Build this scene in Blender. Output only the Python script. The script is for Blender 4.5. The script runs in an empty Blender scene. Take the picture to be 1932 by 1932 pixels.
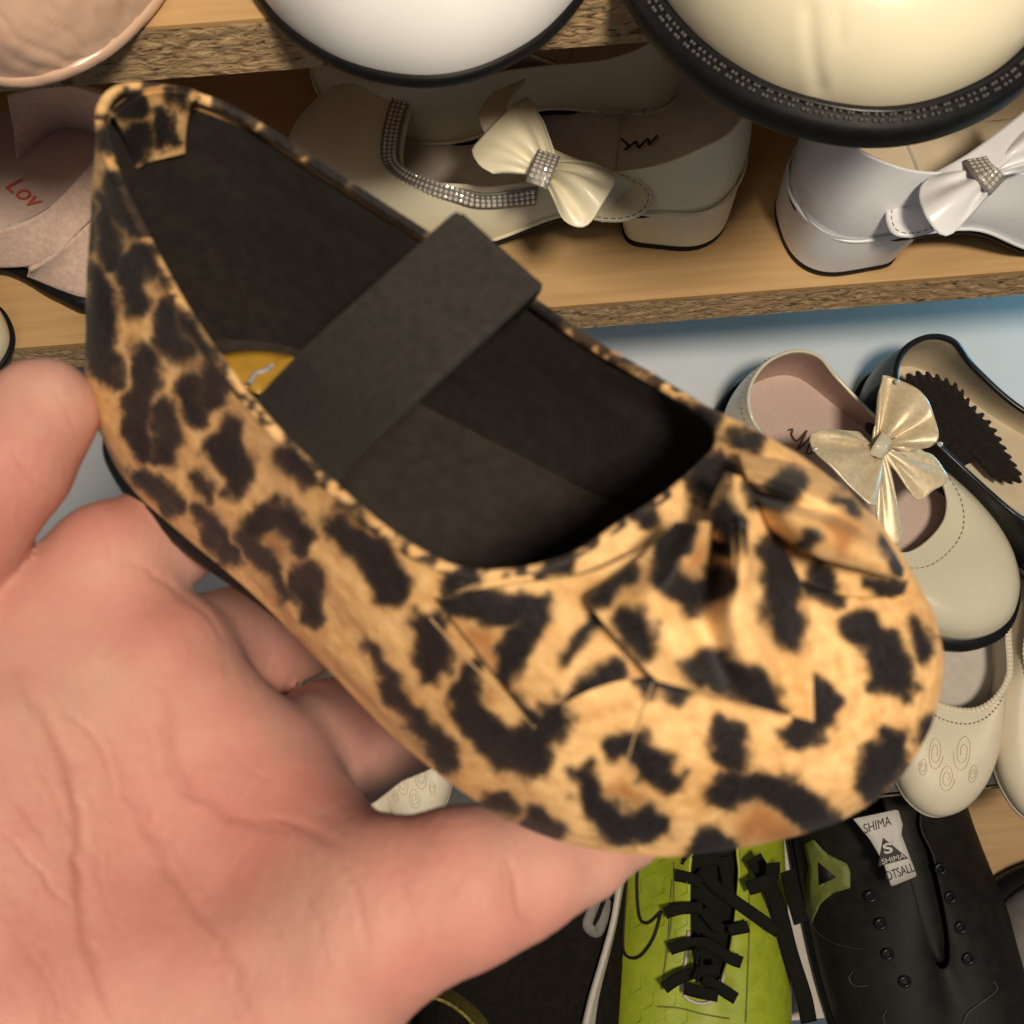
import bpy, math, random
import numpy as np
from mathutils import Vector, Matrix
from mathutils.bvhtree import BVHTree

scene = bpy.context.scene
COL = scene.collection
rng = np.random.default_rng(7)

# ------------------------------------------------------------------ camera
CAM_H = 1.10                      # height of the phone above the floor, metres
FPX, CPX = 1937.0, 966.0          # focal length / centre in photo pixels (1932 wide)
CAM = Vector((0, 0, CAM_H))
PITCH, ROLL = 70.0, -4.4
RC = (Matrix.Rotation(math.radians(90 - PITCH), 3, 'X') @ Matrix.Rotation(math.radians(ROLL), 3, 'Z'))
RCN = np.array(RC); CAMN = np.array(CAM)
cd = bpy.data.cameras.new('camera'); cam = bpy.data.objects.new('camera', cd); COL.objects.link(cam)
cam.matrix_world = Matrix.Translation(CAM) @ RC.to_4x4()
cd.sensor_width = 36.0; cd.lens = 36.0 * FPX / (2 * CPX)
cd.clip_start = 0.005; cd.clip_end = 50
cd.dof.use_dof = True; cd.dof.focus_distance = 0.44; cd.dof.aperture_fstop = 30.0
scene.camera = cam

# ------------------------------------------------------------------ light
w = bpy.data.worlds.new('World'); scene.world = w; w.use_nodes = True
bg = w.node_tree.nodes['Background']
bg.inputs[0].default_value = (0.78, 0.86, 1.0, 1); bg.inputs[1].default_value = 0.085

def lamp(name, loc, target, size, power, col, sy=None):
    l = bpy.data.lights.new(name, 'AREA'); l.shape = 'DISK'; l.size = size
    l.energy = power; l.color = col
    o = bpy.data.objects.new(name, l); COL.objects.link(o)
    o.location = loc
    o.rotation_euler = (Vector(target) - Vector(loc)).to_track_quat('-Z', 'Y').to_euler()
    return o
TGT = (0.0, 0.16, CAM_H - 0.35)
lamp('ceiling_lamp', (0.20, -0.165, CAM_H + 0.52), TGT, 0.15, 8.6, (1.0, 0.86, 0.66))
lamp('added_blue_fill', (0.60, 0.33, CAM_H - 0.462), (0.0, 0.27, CAM_H - 0.50), 0.09, 0.8, (0.14, 0.60, 1.0))  # added blue fill hidden between two shelves to tint the strip; no window there
lamp('second_ceiling_lamp', (-0.55, -0.55, CAM_H + 1.1), TGT, 0.4, 1.9, (1.0, 0.84, 0.64))
scene.view_settings.view_transform = 'Standard'; scene.view_settings.look = 'None'
scene.view_settings.exposure = 0.0; scene.view_settings.gamma = 1.0

# ------------------------------------------------------------------ places seen through pixels
def ray(q):
    d = np.array([(q[0] - CPX) / FPX, -(q[1] - CPX) / FPX, -1.0])
    return RCN @ d
def atd(q, depth):                # point at a view depth (metres)
    return CAMN + ray(q) * depth
def atz(q, z):                    # z is relative to the camera height
    d = ray(q); return CAMN + d * (z / d[2])
def aty(q, y):
    d = ray(q); return CAMN + d * (y / d[1])
def project(P):                   # (n,3) world -> photo pixels
    L = (np.asarray(P, float) - CAMN) @ RCN
    return np.stack([CPX + FPX * L[:, 0] / -L[:, 2], CPX - FPX * L[:, 1] / -L[:, 2]], 1)
def zoomed(x0, y0, size, pts):    # traced on a 1932-wide enlargement of a square of the photograph
    s = size / 1932.0
    return [((x0 + p[0] * s) * 0.98824, (y0 + p[1] * s) * 0.98824) for p in pts]

# ------------------------------------------------------------------ small numeric helpers
def catmull(P, n, closed=True):
    P = np.asarray(P, float); k = len(P)
    if closed:
        u = np.arange(n) * k / n
    else:
        u = np.linspace(0, k - 1, n)
    i = np.floor(u).astype(int); f = (u - i)[:, None]
    if not closed:
        j = i >= k - 1; i[j] = k - 2; f[j] = 1.0
    def g(a):
        return P[a % k] if closed else P[np.clip(a, 0, k - 1)]
    p0, p1, p2, p3 = g(i - 1), g(i), g(i + 1), g(i + 2)
    return 0.5 * ((2 * p1) + (-p0 + p2) * f + (2 * p0 - 5 * p1 + 4 * p2 - p3) * f**2 + (-p0 + 3 * p1 - 3 * p2 + p3) * f**3)
def even(P, n):
    P = np.asarray(P, float)
    s = np.r_[0, np.cumsum(np.linalg.norm(np.diff(P, axis=0), axis=1))]
    t = np.linspace(0, s[-1], n)
    return np.stack([np.interp(t, s, P[:, c]) for c in range(P.shape[1])], 1)
def smoothpath(P, n):
    return even(catmull(P, max(n * 3, 30), False), n)
def vnoise(x, y, seed=0):         # 2-D value noise
    xi = np.floor(x).astype(np.int64); yi = np.floor(y).astype(np.int64)
    fx = x - xi; fy = y - yi; fx = fx * fx * (3 - 2 * fx); fy = fy * fy * (3 - 2 * fy)
    def h(a, b):
        n = (a * 374761393 + b * 668265263 + seed * 974711) & 0x7fffffff
        n = ((n ^ (n >> 13)) * 1274126177) & 0x7fffffff
        return ((n ^ (n >> 16)) & 0xffff) / 65535.0
    return (h(xi, yi) * (1 - fx) + h(xi + 1, yi) * fx) * (1 - fy) + (h(xi, yi + 1) * (1 - fx) + h(xi + 1, yi + 1) * fx) * fy

# ------------------------------------------------------------------ materials
def mat(name, col, rough=0.5, var=0.06, vscale=60, bump=0.0, bscale=400, col2=None, sheen=0.0, coat=0.0, metal=0.0, stretch=None, spec=0.5, detail=4.0, bdist=0.0005):
    m = bpy.data.materials.new(name); m.use_nodes = True
    nt = m.node_tree; N = nt.nodes; b = N['Principled BSDF']
    b.inputs['Roughness'].default_value = rough; b.inputs['Metallic'].default_value = metal
    b.inputs['Sheen Weight'].default_value = sheen; b.inputs['Coat Weight'].default_value = coat
    b.inputs['Coat Roughness'].default_value = 0.15
    b.inputs['Specular IOR Level'].default_value = spec
    tc = N.new('ShaderNodeTexCoord'); src = tc.outputs['Object']
    if stretch:
        mp = N.new('ShaderNodeMapping'); mp.inputs['Scale'].default_value = stretch
        nt.links.new(src, mp.inputs['Vector']); src = mp.outputs['Vector']
    nz = N.new('ShaderNodeTexNoise'); nz.inputs['Scale'].default_value = vscale; nz.inputs['Detail'].default_value = detail
    nt.links.new(src, nz.inputs['Vector'])
    cr = N.new('ShaderNodeValToRGB'); e = cr.color_ramp.elements
    a = np.array(col[:3]); c2 = np.array(col2) if col2 is not None else np.clip(a * (1 + var), 0, 1)
    a0 = a if col2 is not None else a * (1 - var)
    e[0].color = (*a0, 1); e[1].color = (*c2, 1); e[0].position = 0.32; e[1].position = 0.68
    nt.links.new(nz.outputs['Fac'], cr.inputs['Fac']); nt.links.new(cr.outputs['Color'], b.inputs['Base Color'])
    rr = N.new('ShaderNodeMapRange'); rr.inputs['To Min'].default_value = max(0, rough - 0.07); rr.inputs['To Max'].default_value = min(1, rough + 0.09)
    nt.links.new(nz.outputs['Fac'], rr.inputs['Value']); nt.links.new(rr.outputs['Result'], b.inputs['Roughness'])
    if bump > 0:
        n2 = N.new('ShaderNodeTexNoise'); n2.inputs['Scale'].default_value = bscale; n2.inputs['Detail'].default_value = 3
        nt.links.new(src, n2.inputs['Vector'])
        bp = N.new('ShaderNodeBump'); bp.inputs['Strength'].default_value = bump; bp.inputs['Distance'].default_value = bdist
        nt.links.new(n2.outputs['Fac'], bp.inputs['Height']); nt.links.new(bp.outputs['Normal'], b.inputs['Normal'])
    return m

M = {}
M['cream'] = mat('cream_leather', (0.80, 0.74, 0.56), 0.34, 0.03, 40, 0.12, 900)
M['white'] = mat('white_leather', (0.82, 0.82, 0.83), 0.33, 0.02, 40, 0.10, 900)
M['whiteshoe'] = mat('pale_patent', (0.80, 0.81, 0.86), 0.28, 0.03, 40, 0.06, 700)
M['creamtop'] = mat('ivory_patent', (0.82, 0.75, 0.56), 0.30, 0.02, 30, 0.12, 60, coat=0.15, bdist=0.002)
M['champ'] = mat('champagne_patent', (0.66, 0.62, 0.48), 0.24, 0.03, 40, 0.05, 400, coat=0.3)
M['satin'] = mat('champagne_satin', (0.72, 0.60, 0.41), 0.36, 0.10, 500, 0.25, 1600, sheen=0.3, metal=0.25)
M['pinkpearl'] = mat('pearl_pink_insole', (0.68, 0.52, 0.47), 0.33, 0.05, 700, 0.25, 1400, metal=0.15)
M['pinklining'] = mat('dusty_pink_lining', (0.46, 0.32, 0.27), 0.6, 0.08, 300, 0.1, 900)
M['beigeinsole'] = mat('grey_beige_insole', (0.62, 0.55, 0.50), 0.34, 0.06, 200, 0.12, 500)
M['beigelining'] = mat('beige_lining', (0.62, 0.52, 0.38), 0.55, 0.06, 100, 0.1, 900)
M['suede'] = mat('pale_pink_suede', (0.60, 0.43, 0.36), 0.85, 0.12, 500, 0.5, 1800, sheen=0.5)
M['pinkshoe'] = mat('nude_pink_patent', (0.62, 0.41, 0.30), 0.26, 0.05, 25, 0.9, 22, coat=0.6, bdist=0.012)
M['blacksole'] = mat('black_rubber', (0.007, 0.007, 0.008), 0.5, 0.2, 200, 0.1, 900, spec=0.18)
M['stitch'] = mat('grey_stitch_thread', (0.075, 0.075, 0.072), 0.45, 0.2, 900, 0.2, 2000)
M['creamstitch'] = mat('tan_thread', (0.36, 0.29, 0.19), 0.7, 0.2, 900)
M['blackshoe'] = mat('black_synthetic', (0.013, 0.012, 0.011), 0.55, 0.3, 120, 0.3, 1500, spec=0.25)
M['blackmesh'] = mat('black_knit', (0.012, 0.010, 0.009), 0.85, 0.3, 300, 0.7, 1800, spec=0.12)
M['blackfelt'] = mat('black_felt_lining', (0.019, 0.0145, 0.0125), 0.95, 0.25, 350, 0.6, 2500, sheen=0.04, spec=0.15)
M['blackinsole'] = mat('charcoal_felt_insole', (0.028, 0.0215, 0.018), 0.95, 0.22, 300, 0.6, 2500, sheen=0.06, spec=0.15)
M['green'] = mat('lime_synthetic', (0.36, 0.43, 0.025), 0.42, 0.10, 120, 0.15, 900)
M['greenpatch'] = mat('olive_patch', (0.16, 0.19, 0.045), 0.6, 0.15, 200, 0.2, 900)
M['lace'] = mat('black_lace', (0.012, 0.012, 0.009), 0.85, 0.3, 1200, 0.9, 2600, spec=0.15)
M['darkboard'] = mat('gap_shade_laminate', (0.035, 0.04, 0.045), 0.5, 0.15, 40)  # board colour darkened to stand for the shaded gap between the flats
M['ballet'] = mat('off_white_leather', (0.74, 0.66, 0.52), 0.45, 0.04, 60, 0.15, 900)
M['stone'] = mat('rhinestone', (0.80, 0.77, 0.72), 0.10, 0.25, 3000, 0, metal=0.35, spec=0.9)
M['stoneback'] = mat('silver_setting', (0.25, 0.235, 0.22), 0.35, 0.3, 2000, 0, metal=0.2)
M['label'] = mat('woven_white_label', (0.60, 0.58, 0.56), 0.8, 0.06, 900, 0.3, 2500)
M['ink'] = mat('dark_print', (0.03, 0.025, 0.025), 0.6, 0.1, 500)
M['redink'] = mat('red_print', (0.55, 0.10, 0.06), 0.6, 0.1, 500)
M['brownink'] = mat('brown_print', (0.10, 0.05, 0.035), 0.6, 0.1, 500)
M['red'] = mat('red_rubber', (0.60, 0.07, 0.04), 0.5, 0.1, 300)
M['greymark'] = mat('grey_glitter_print', (0.20, 0.19, 0.18), 0.6, 0.5, 2500)
M['soleW'] = mat('white_foam_sole', (0.58, 0.53, 0.49), 0.6, 0.06, 200, 0.15, 900)
M['olive'] = mat('olive_mesh', (0.22, 0.18, 0.03), 0.8, 0.5, 500, 0.6, 900)
M['paper'] = mat('white_paper_blue_shade_tint', (0.66, 0.71, 0.78), 0.6, 0.03, 20, 0.05, 300)  # white paper; the blue of the shelf shadow is mixed into its colour
M['orange'] = mat('ochre_label', (0.44, 0.24, 0.025), 0.5, 0.10, 300, col2=(0.36, 0.20, 0.03))
M['wood'] = mat('beech_laminate', (0.50, 0.315, 0.145), 0.42, 0.1, 26, 0.05, 300, col2=(0.60, 0.39, 0.19), stretch=(0.7, 9, 9), detail=8)
M['greytrim'] = mat('grey_lining_edge', (0.30, 0.27, 0.25), 0.6, 0.1, 300)
M['elastic'] = mat('black_elastic', (0.026, 0.022, 0.019), 0.8, 0.2, 700, 0.5, 2200, sheen=0.05, spec=0.2)
M['seam'] = mat('raw_cut_edge', (0.40, 0.27, 0.14), 0.8, 0.15, 900)
M['blackgloss'] = mat('black_patent', (0.010, 0.010, 0.011), 0.30, 0.1, 100, 0, spec=0.35)

def chip_material():
    m = bpy.data.materials.new('particle_board'); m.use_nodes = True; nt = m.node_tree; N = nt.nodes; b = N['Principled BSDF']
    tc = N.new('ShaderNodeTexCoord'); mp = N.new('ShaderNodeMapping'); mp.inputs['Scale'].default_value = (0.45, 1.0, 1.35)
    nt.links.new(tc.outputs['Object'], mp.inputs['Vector'])
    v = N.new('ShaderNodeTexVoronoi'); v.inputs['Scale'].default_value = 520; v.inputs['Randomness'].default_value = 1
    n = N.new('ShaderNodeTexNoise'); n.inputs['Scale'].default_value = 420; n.inputs['Detail'].default_value = 5; n.inputs['Distortion'].default_value = 1.2
    for t in (v, n): nt.links.new(mp.outputs['Vector'], t.inputs['Vector'])
    cr = N.new('ShaderNodeValToRGB'); e = cr.color_ramp.elements
    e[0].position = 0.30; e[0].color = (0.06, 0.035, 0.018, 1); e[1].position = 0.72; e[1].color = (0.56, 0.40, 0.235, 1)
    k = e.new(0.42); k.color = (0.34, 0.225, 0.12, 1)
    mx = N.new('ShaderNodeMixRGB'); mx.blend_type = 'OVERLAY'; mx.inputs['Fac'].default_value = 0.15
    nt.links.new(n.outputs['Fac'], cr.inputs['Fac']); nt.links.new(cr.outputs['Color'], mx.inputs[1]); nt.links.new(v.outputs['Distance'], mx.inputs[2])
    hs = N.new('ShaderNodeHueSaturation'); hs.inputs['Saturation'].default_value = 1.05; nt.links.new(mx.outputs['Color'], hs.inputs['Color'])
    nt.links.new(hs.outputs['Color'], b.inputs['Base Color']); b.inputs['Roughness'].default_value = 0.85
    bp = N.new('ShaderNodeBump'); bp.inputs['Strength'].default_value = 0.9; bp.inputs['Distance'].default_value = 0.0012
    nt.links.new(n.outputs['Fac'], bp.inputs['Height']); nt.links.new(bp.outputs['Normal'], b.inputs['Normal'])
    return m
M['chip'] = chip_material()

def leopard_material():
    m = bpy.data.materials.new('leopard_print_fabric'); m.use_nodes = True; nt = m.node_tree; N = nt.nodes; b = N['Principled BSDF']
    at = N.new('ShaderNodeAttribute'); at.attribute_name = 'print'
    sp = N.new('ShaderNodeSeparateColor'); nt.links.new(at.outputs['Color'], sp.inputs['Color'])
    tc = N.new('ShaderNodeTexCoord')
    mp = N.new('ShaderNodeMapping'); mp.inputs['Scale'].default_value = (0.75, 1, 1); nt.links.new(tc.outputs['Object'], mp.inputs['Vector'])
    n1 = N.new('ShaderNodeTexNoise'); n1.inputs['Scale'].default_value = 70; n1.inputs['Detail'].default_value = 6
    n2 = N.new('ShaderNodeTexNoise'); n2.inputs['Scale'].default_value = 1300; n2.inputs['Detail'].default_value = 3
    for t in (n1, n2): nt.links.new(mp.outputs['Vector'], t.inputs['Vector'])
    n3 = N.new('ShaderNodeTexNoise'); n3.inputs['Scale'].default_value = 520; n3.inputs['Detail'].default_value = 4; nt.links.new(mp.outputs['Vector'], n3.inputs['Vector'])
    mixn = N.new('ShaderNodeMixRGB'); mixn.inputs['Fac'].default_value = 0.5; nt.links.new(n1.outputs['Fac'], mixn.inputs[1]); nt.links.new(n3.outputs['Fac'], mixn.inputs[2])
    tan = N.new('ShaderNodeValToRGB'); e = tan.color_ramp.elements
    e[0].position = 0.34; e[0].color = (0.50, 0.265, 0.092, 1); e[1].position = 0.66; e[1].color = (0.82, 0.53, 0.25, 1)
    nt.links.new(mixn.outputs['Color'], tan.inputs['Fac'])
    mi = N.new('ShaderNodeMixRGB'); mi.inputs[2].default_value = (0.34, 0.14, 0.045, 1)
    nt.links.new(sp.outputs['Green'], mi.inputs['Fac']); nt.links.new(tan.outputs['Color'], mi.inputs[1])
    dk = N.new('ShaderNodeValToRGB'); e = dk.color_ramp.elements
    e[0].position = 0.35; e[0].color = (0.007, 0.0052, 0.0055, 1); e[1].position = 0.8; e[1].color = (0.020, 0.0165, 0.019, 1)
    nt.links.new(n2.outputs['Fac'], dk.inputs['Fac'])
    md = N.new('ShaderNodeMixRGB'); nt.links.new(sp.outputs['Red'], md.inputs['Fac'])
    nt.links.new(mi.outputs['Color'], md.inputs[1]); nt.links.new(dk.outputs['Color'], md.inputs[2])
    nt.links.new(md.outputs['Color'], b.inputs['Base Color'])
    b.inputs['Roughness'].default_value = 0.6; b.inputs['Specular IOR Level'].default_value = 0.22
    b.inputs['Sheen Weight'].default_value = 0.03
    bp = N.new('ShaderNodeBump'); bp.inputs['Strength'].default_value = 0.35; bp.inputs['Distance'].default_value = 0.0004
    nt.links.new(n2.outputs['Fac'], bp.inputs['Height']); nt.links.new(bp.outputs['Normal'], b.inputs['Normal'])
    return m
M['leopard'] = leopard_material()

def skin_material():
    m = bpy.data.materials.new('skin'); m.use_nodes = True; nt = m.node_tree; N = nt.nodes; b = N['Principled BSDF']
    tc = N.new('ShaderNodeTexCoord')
    n1 = N.new('ShaderNodeTexNoise'); n1.inputs['Scale'].default_value = 38; n1.inputs['Detail'].default_value = 4
    n2 = N.new('ShaderNodeTexNoise'); n2.inputs['Scale'].default_value = 700; n2.inputs['Detail'].default_value = 3
    for t in (n1, n2): nt.links.new(tc.outputs['Object'], t.inputs['Vector'])
    cr = N.new('ShaderNodeValToRGB'); e = cr.color_ramp.elements
    e[0].position = 0.33; e[0].color = (0.50, 0.275, 0.222, 1); e[1].position = 0.70; e[1].color = (0.44, 0.182, 0.152, 1)
    nt.links.new(n1.outputs['Fac'], cr.inputs['Fac'])
    at = N.new('ShaderNodeAttribute'); at.attribute_name = 'crease'
    mx = N.new('ShaderNodeMixRGB'); mx.blend_type = 'MIX'; mx.inputs[2].default_value = (0.30, 0.10, 0.07, 1)
    nt.links.new(at.outputs['Fac'], mx.inputs['Fac']); nt.links.new(cr.outputs['Color'], mx.inputs[1])
    nt.links.new(mx.outputs['Color'], b.inputs['Base Color'])
    b.inputs['Roughness'].default_value = 0.6; b.inputs['Specular IOR Level'].default_value = 0.28
    b.inputs['Subsurface Weight'].default_value = 0.35; b.inputs['Subsurface Radius'].default_value = (1.0, 0.30, 0.18)
    b.inputs['Subsurface Scale'].default_value = 0.0026
    bp = N.new('ShaderNodeBump'); bp.inputs['Strength'].default_value = 0.18; bp.inputs['Distance'].default_value = 0.0004
    nt.links.new(n2.outputs['Fac'], bp.inputs['Height']); nt.links.new(bp.outputs['Normal'], b.inputs['Normal'])
    return m
M['skin'] = skin_material()

# ------------------------------------------------------------------ objects
def mesh_from(name, V, Fq):
    V = np.asarray(V, np.float32).reshape(-1, 3)
    me = bpy.data.meshes.new(name)
    if isinstance(Fq, np.ndarray) and Fq.ndim == 2:
        k = Fq.shape[1]
        me.vertices.add(len(V)); me.vertices.foreach_set('co', V.ravel())
        me.loops.add(Fq.size); me.loops.foreach_set('vertex_index', Fq.astype(np.int32).ravel())
        me.polygons.add(len(Fq)); me.polygons.foreach_set('loop_start', np.arange(0, Fq.size, k, dtype=np.int32))
        me.polygons.foreach_set('loop_total', np.full(len(Fq), k, np.int32))
        me.update(calc_edges=True); me.validate()
    else:
        me.from_pydata([tuple(map(float, v)) for v in V], [], [tuple(map(int, f)) for f in Fq]); me.update()
    return me

def tag(o, label=None, cat=None, group=None, kind=None):
    if label: o['label'] = label
    if cat: o['category'] = cat
    if group: o['group'] = group
    if kind: o['kind'] = kind
    return o

def thing(name, label, cat, loc, rot=None, group=None):
    o = bpy.data.objects.new(name, None); o.empty_display_size = 0.01; COL.objects.link(o)
    m = (rot.to_4x4() if rot is not None else Matrix.Identity(4)); m.translation = Vector(loc)
    o.matrix_world = m
    tag(o, label, cat, group)
    o['_root'] = 1
    ROOTM[o.name] = np.array(m)
    return o
ROOTM = {}
def root_of(o):
    while o.parent: o = o.parent
    return o
def part(name, V, Fc, m, parent=None, smooth=True, world=True, solid=0.0, sub=0, kind=None):
    """one mesh object; world=True: V are world metres, else millimetres in the parent's frame"""
    V = np.asarray(V, float).reshape(-1, 3)
    if parent is not None:
        R4 = ROOTM[root_of(parent).name]
        if world:
            V = (V - R4[:3, 3]) @ R4[:3, :3]
        else:
            V = V * 0.001
    elif not world:
        V = V * 0.001
    me = mesh_from(name, V, Fc)
    if smooth: me.polygons.foreach_set('use_smooth', np.ones(len(me.polygons), bool))
    me.materials.append(m)
    o = bpy.data.objects.new(name, me); COL.objects.link(o)
    if parent is not None: o.parent = parent
    if solid:
        s = o.modifiers.new('thickness', 'SOLIDIFY'); s.thickness = abs(solid) * 0.001; s.offset = -1 if solid > 0 else 1
    if sub:
        s = o.modifiers.new('smooth', 'SUBSURF'); s.levels = sub; s.render_levels = sub
    if kind: o['kind'] = kind
    return o
def to_world(root, P):
    R4 = ROOTM[root.name]; P = np.asarray(P, float).reshape(-1, 3) * 0.001
    return P @ R4[:3, :3].T + R4[:3, 3]
def to_local(root, P):
    R4 = ROOTM[root.name]; return ((np.asarray(P, float).reshape(-1, 3) - R4[:3, 3]) @ R4[:3, :3]) * 1000

def gridfaces(n, m, cu=False, cv=False):
    i = np.arange(n if cu else n - 1); j = np.arange(m if cv else m - 1)
    I, J = np.meshgrid(i, j, indexing='ij'); I2 = (I + 1) % n; J2 = (J + 1) % m
    return np.stack([I * m + J, I2 * m + J, I2 * m + J2, I * m + J2], -1).reshape(-1, 4)
def tube(P, r, k=8, closed=False, flat=1.0, up=None):
    P = np.asarray(P, float); n = len(P)
    T = np.gradient(P, axis=0) if not closed else (np.roll(P, -1, 0) - np.roll(P, 1, 0))
    T /= np.linalg.norm(T, axis=1)[:, None] + 1e-12
    up = np.array([0, 0, 1.0]) if up is None else np.asarray(up, float)
    A = np.cross(T, up); A /= np.linalg.norm(A, axis=1)[:, None] + 1e-9
    B = np.cross(A, T)
    r = np.broadcast_to(np.asarray(r, float), (n,))[:, None, None]
    a = np.arange(k) * 2 * np.pi / k
    ring = A[:, None, :] * np.cos(a)[None, :, None] + B[:, None, :] * np.sin(a)[None, :, None] * flat
    V = (P[:, None, :] + ring * r).reshape(-1, 3)
    F = [tuple(f) for f in gridfaces(n, k, closed, True)]
    if not closed:
        F += [tuple(range(k))[::-1], tuple((n - 1) * k + i for i in range(k))]
    return V, F
class MB:                          # several small solids in one mesh
    def __init__(s): s.V = []; s.F = []; s.n = 0
    def add(s, V, F):
        V = np.asarray(V, float).reshape(-1, 3); s.V.append(V)
        s.F += [tuple(int(i) + s.n for i in f) for f in F]; s.n += len(V)
    def get(s): return np.concatenate(s.V), s.F
def ball(c, r, k=8, axes=None):
    a = np.linspace(0, np.pi, k // 2 + 1); b = np.arange(k) * 2 * np.pi / k
    V = np.array([[np.sin(x) * np.cos(y), np.sin(x) * np.sin(y), np.cos(x)] for x in a for y in b])
    r = np.asarray(r, float)
    V = V * r
    if axes is not None: V = V @ np.asarray(axes)
    return V + np.asarray(c), gridfaces(k // 2 + 1, k, False, True)
def box(lo, hi):
    x0, y0, z0 = lo; x1, y1, z1 = hi
    V = [(x0, y0, z0), (x1, y0, z0), (x1, y1, z0), (x0, y1, z0), (x0, y0, z1), (x1, y0, z1), (x1, y1, z1), (x0, y1, z1)]
    F = [(0, 3, 2, 1), (4, 5, 6, 7), (0, 1, 5, 4), (1, 2, 6, 5), (2, 3, 7, 6), (3, 0, 4, 7)]
    return V, F
def ribbon(A, B, n=40, m=8, bulge=0.0):
    A = smoothpath(A, n); B = smoothpath(B, n); v = np.linspace(0, 1, m)
    G = A[:, None] * (1 - v)[None, :, None] + B[:, None] * v[None, :, None]
    return G.reshape(-1, 3), gridfaces(n, m)
def ribbon_along(P, width, nrm, n=40):
    P = smoothpath(P, n); T = np.gradient(P, axis=0); T /= np.linalg.norm(T, axis=1)[:, None]
    S = np.cross(np.broadcast_to(np.asarray(nrm, float), T.shape), T); S /= np.linalg.norm(S, axis=1)[:, None]
    v = np.linspace(-.5, .5, 4) * width
    return (P[:, None] + S[:, None] * v[None, :, None]).reshape(-1, 3), gridfaces(n, 4)
def stitches(P, length, gap, r, k=4):
    s = np.r_[0, np.cumsum(np.linalg.norm(np.diff(P, axis=0), axis=1))]; mb = MB(); t = 0
    while t + length < s[-1]:
        seg = np.stack([np.interp([t, t + length / 2, t + length], s, P[:, c]) for c in range(3)], 1)
        mb.add(*tube(seg, r, k)); t += length + gap
    return mb.get()
def text_mesh(body, shear=0.0, bold=0.0):
    cu = bpy.data.curves.new('lettering', 'FONT'); cu.body = body; cu.size = 1; cu.shear = shear; cu.offset = bold
    cu.align_x = 'CENTER'; cu.align_y = 'CENTER'; cu.extrude = 0.01
    o = bpy.data.objects.new('lettering', cu); COL.objects.link(o)
    dg = bpy.context.evaluated_depsgraph_get(); me = bpy.data.meshes.new_from_object(o.evaluated_get(dg))
    V = np.array([v.co[:] for v in me.vertices]); F = [tuple(p.vertices) for p in me.polygons]
    bpy.data.objects.remove(o); bpy.data.curves.remove(cu); bpy.data.meshes.remove(me)
    return V, F
def put_text(body, o, ex, ey, height, shear=0, bold=0, width=None):
    """lettering lying in the plane of ex, ey around o (world)"""
    V, F = text_mesh(body, shear, bold)
    s = height / 0.72
    ex = np.asarray(ex, float); ey = np.asarray(ey, float); ex = ex / np.linalg.norm(ex); ey = ey / np.linalg.norm(ey)
    n = np.cross(ex, ey)
    sx = s if width is None else width / (V[:, 0].max() - V[:, 0].min())
    return o + ex * V[:, :1] * sx + ey * V[:, 1:2] * s + n * V[:, 2:] * s * 0.5, F

# ------------------------------------------------------------------ shoe lofts
def loft(rows, n=120, m=20, s0=0.0):
    """rows of (bx,by,bz, rx,ry,rz, up,out,k,kz): sole line B to opening edge R, all mm"""
    A = catmull(np.array(rows, float), n, True)
    Bp, Rp = A[:, :3], A[:, 3:6]; up, out, k, kz = A[:, 6:7], A[:, 7:8], A[:, 8:9], A[:, 9:10]
    tn = np.roll(Bp, -1, 0) - np.roll(Bp, 1, 0); nrm = np.stack([tn[:, 1], -tn[:, 0], 0 * tn[:, 0]], 1)
    nrm /= np.linalg.norm(nrm, axis=1)[:, None] + 1e-9
    area = np.sum(Bp[:, 0] * np.roll(Bp[:, 1], -1) - np.roll(Bp[:, 0], -1) * Bp[:, 1])
    if area < 0: nrm = -nrm
    Z = np.array([0, 0, 1.0]); h = (Bp - Rp) * np.array([1, 1, 0])
    P1 = Bp + nrm * out + Z * up; P2 = Rp + h * k + Z * kz
    s = np.linspace(s0, 1, m)[None, :, None]
    G = (1 - s)**3 * Bp[:, None] + 3 * (1 - s)**2 * s * P1[:, None] + 3 * (1 - s) * s**2 * P2[:, None] + s**3 * Rp[:, None]
    return G, nrm, Bp, Rp
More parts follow.
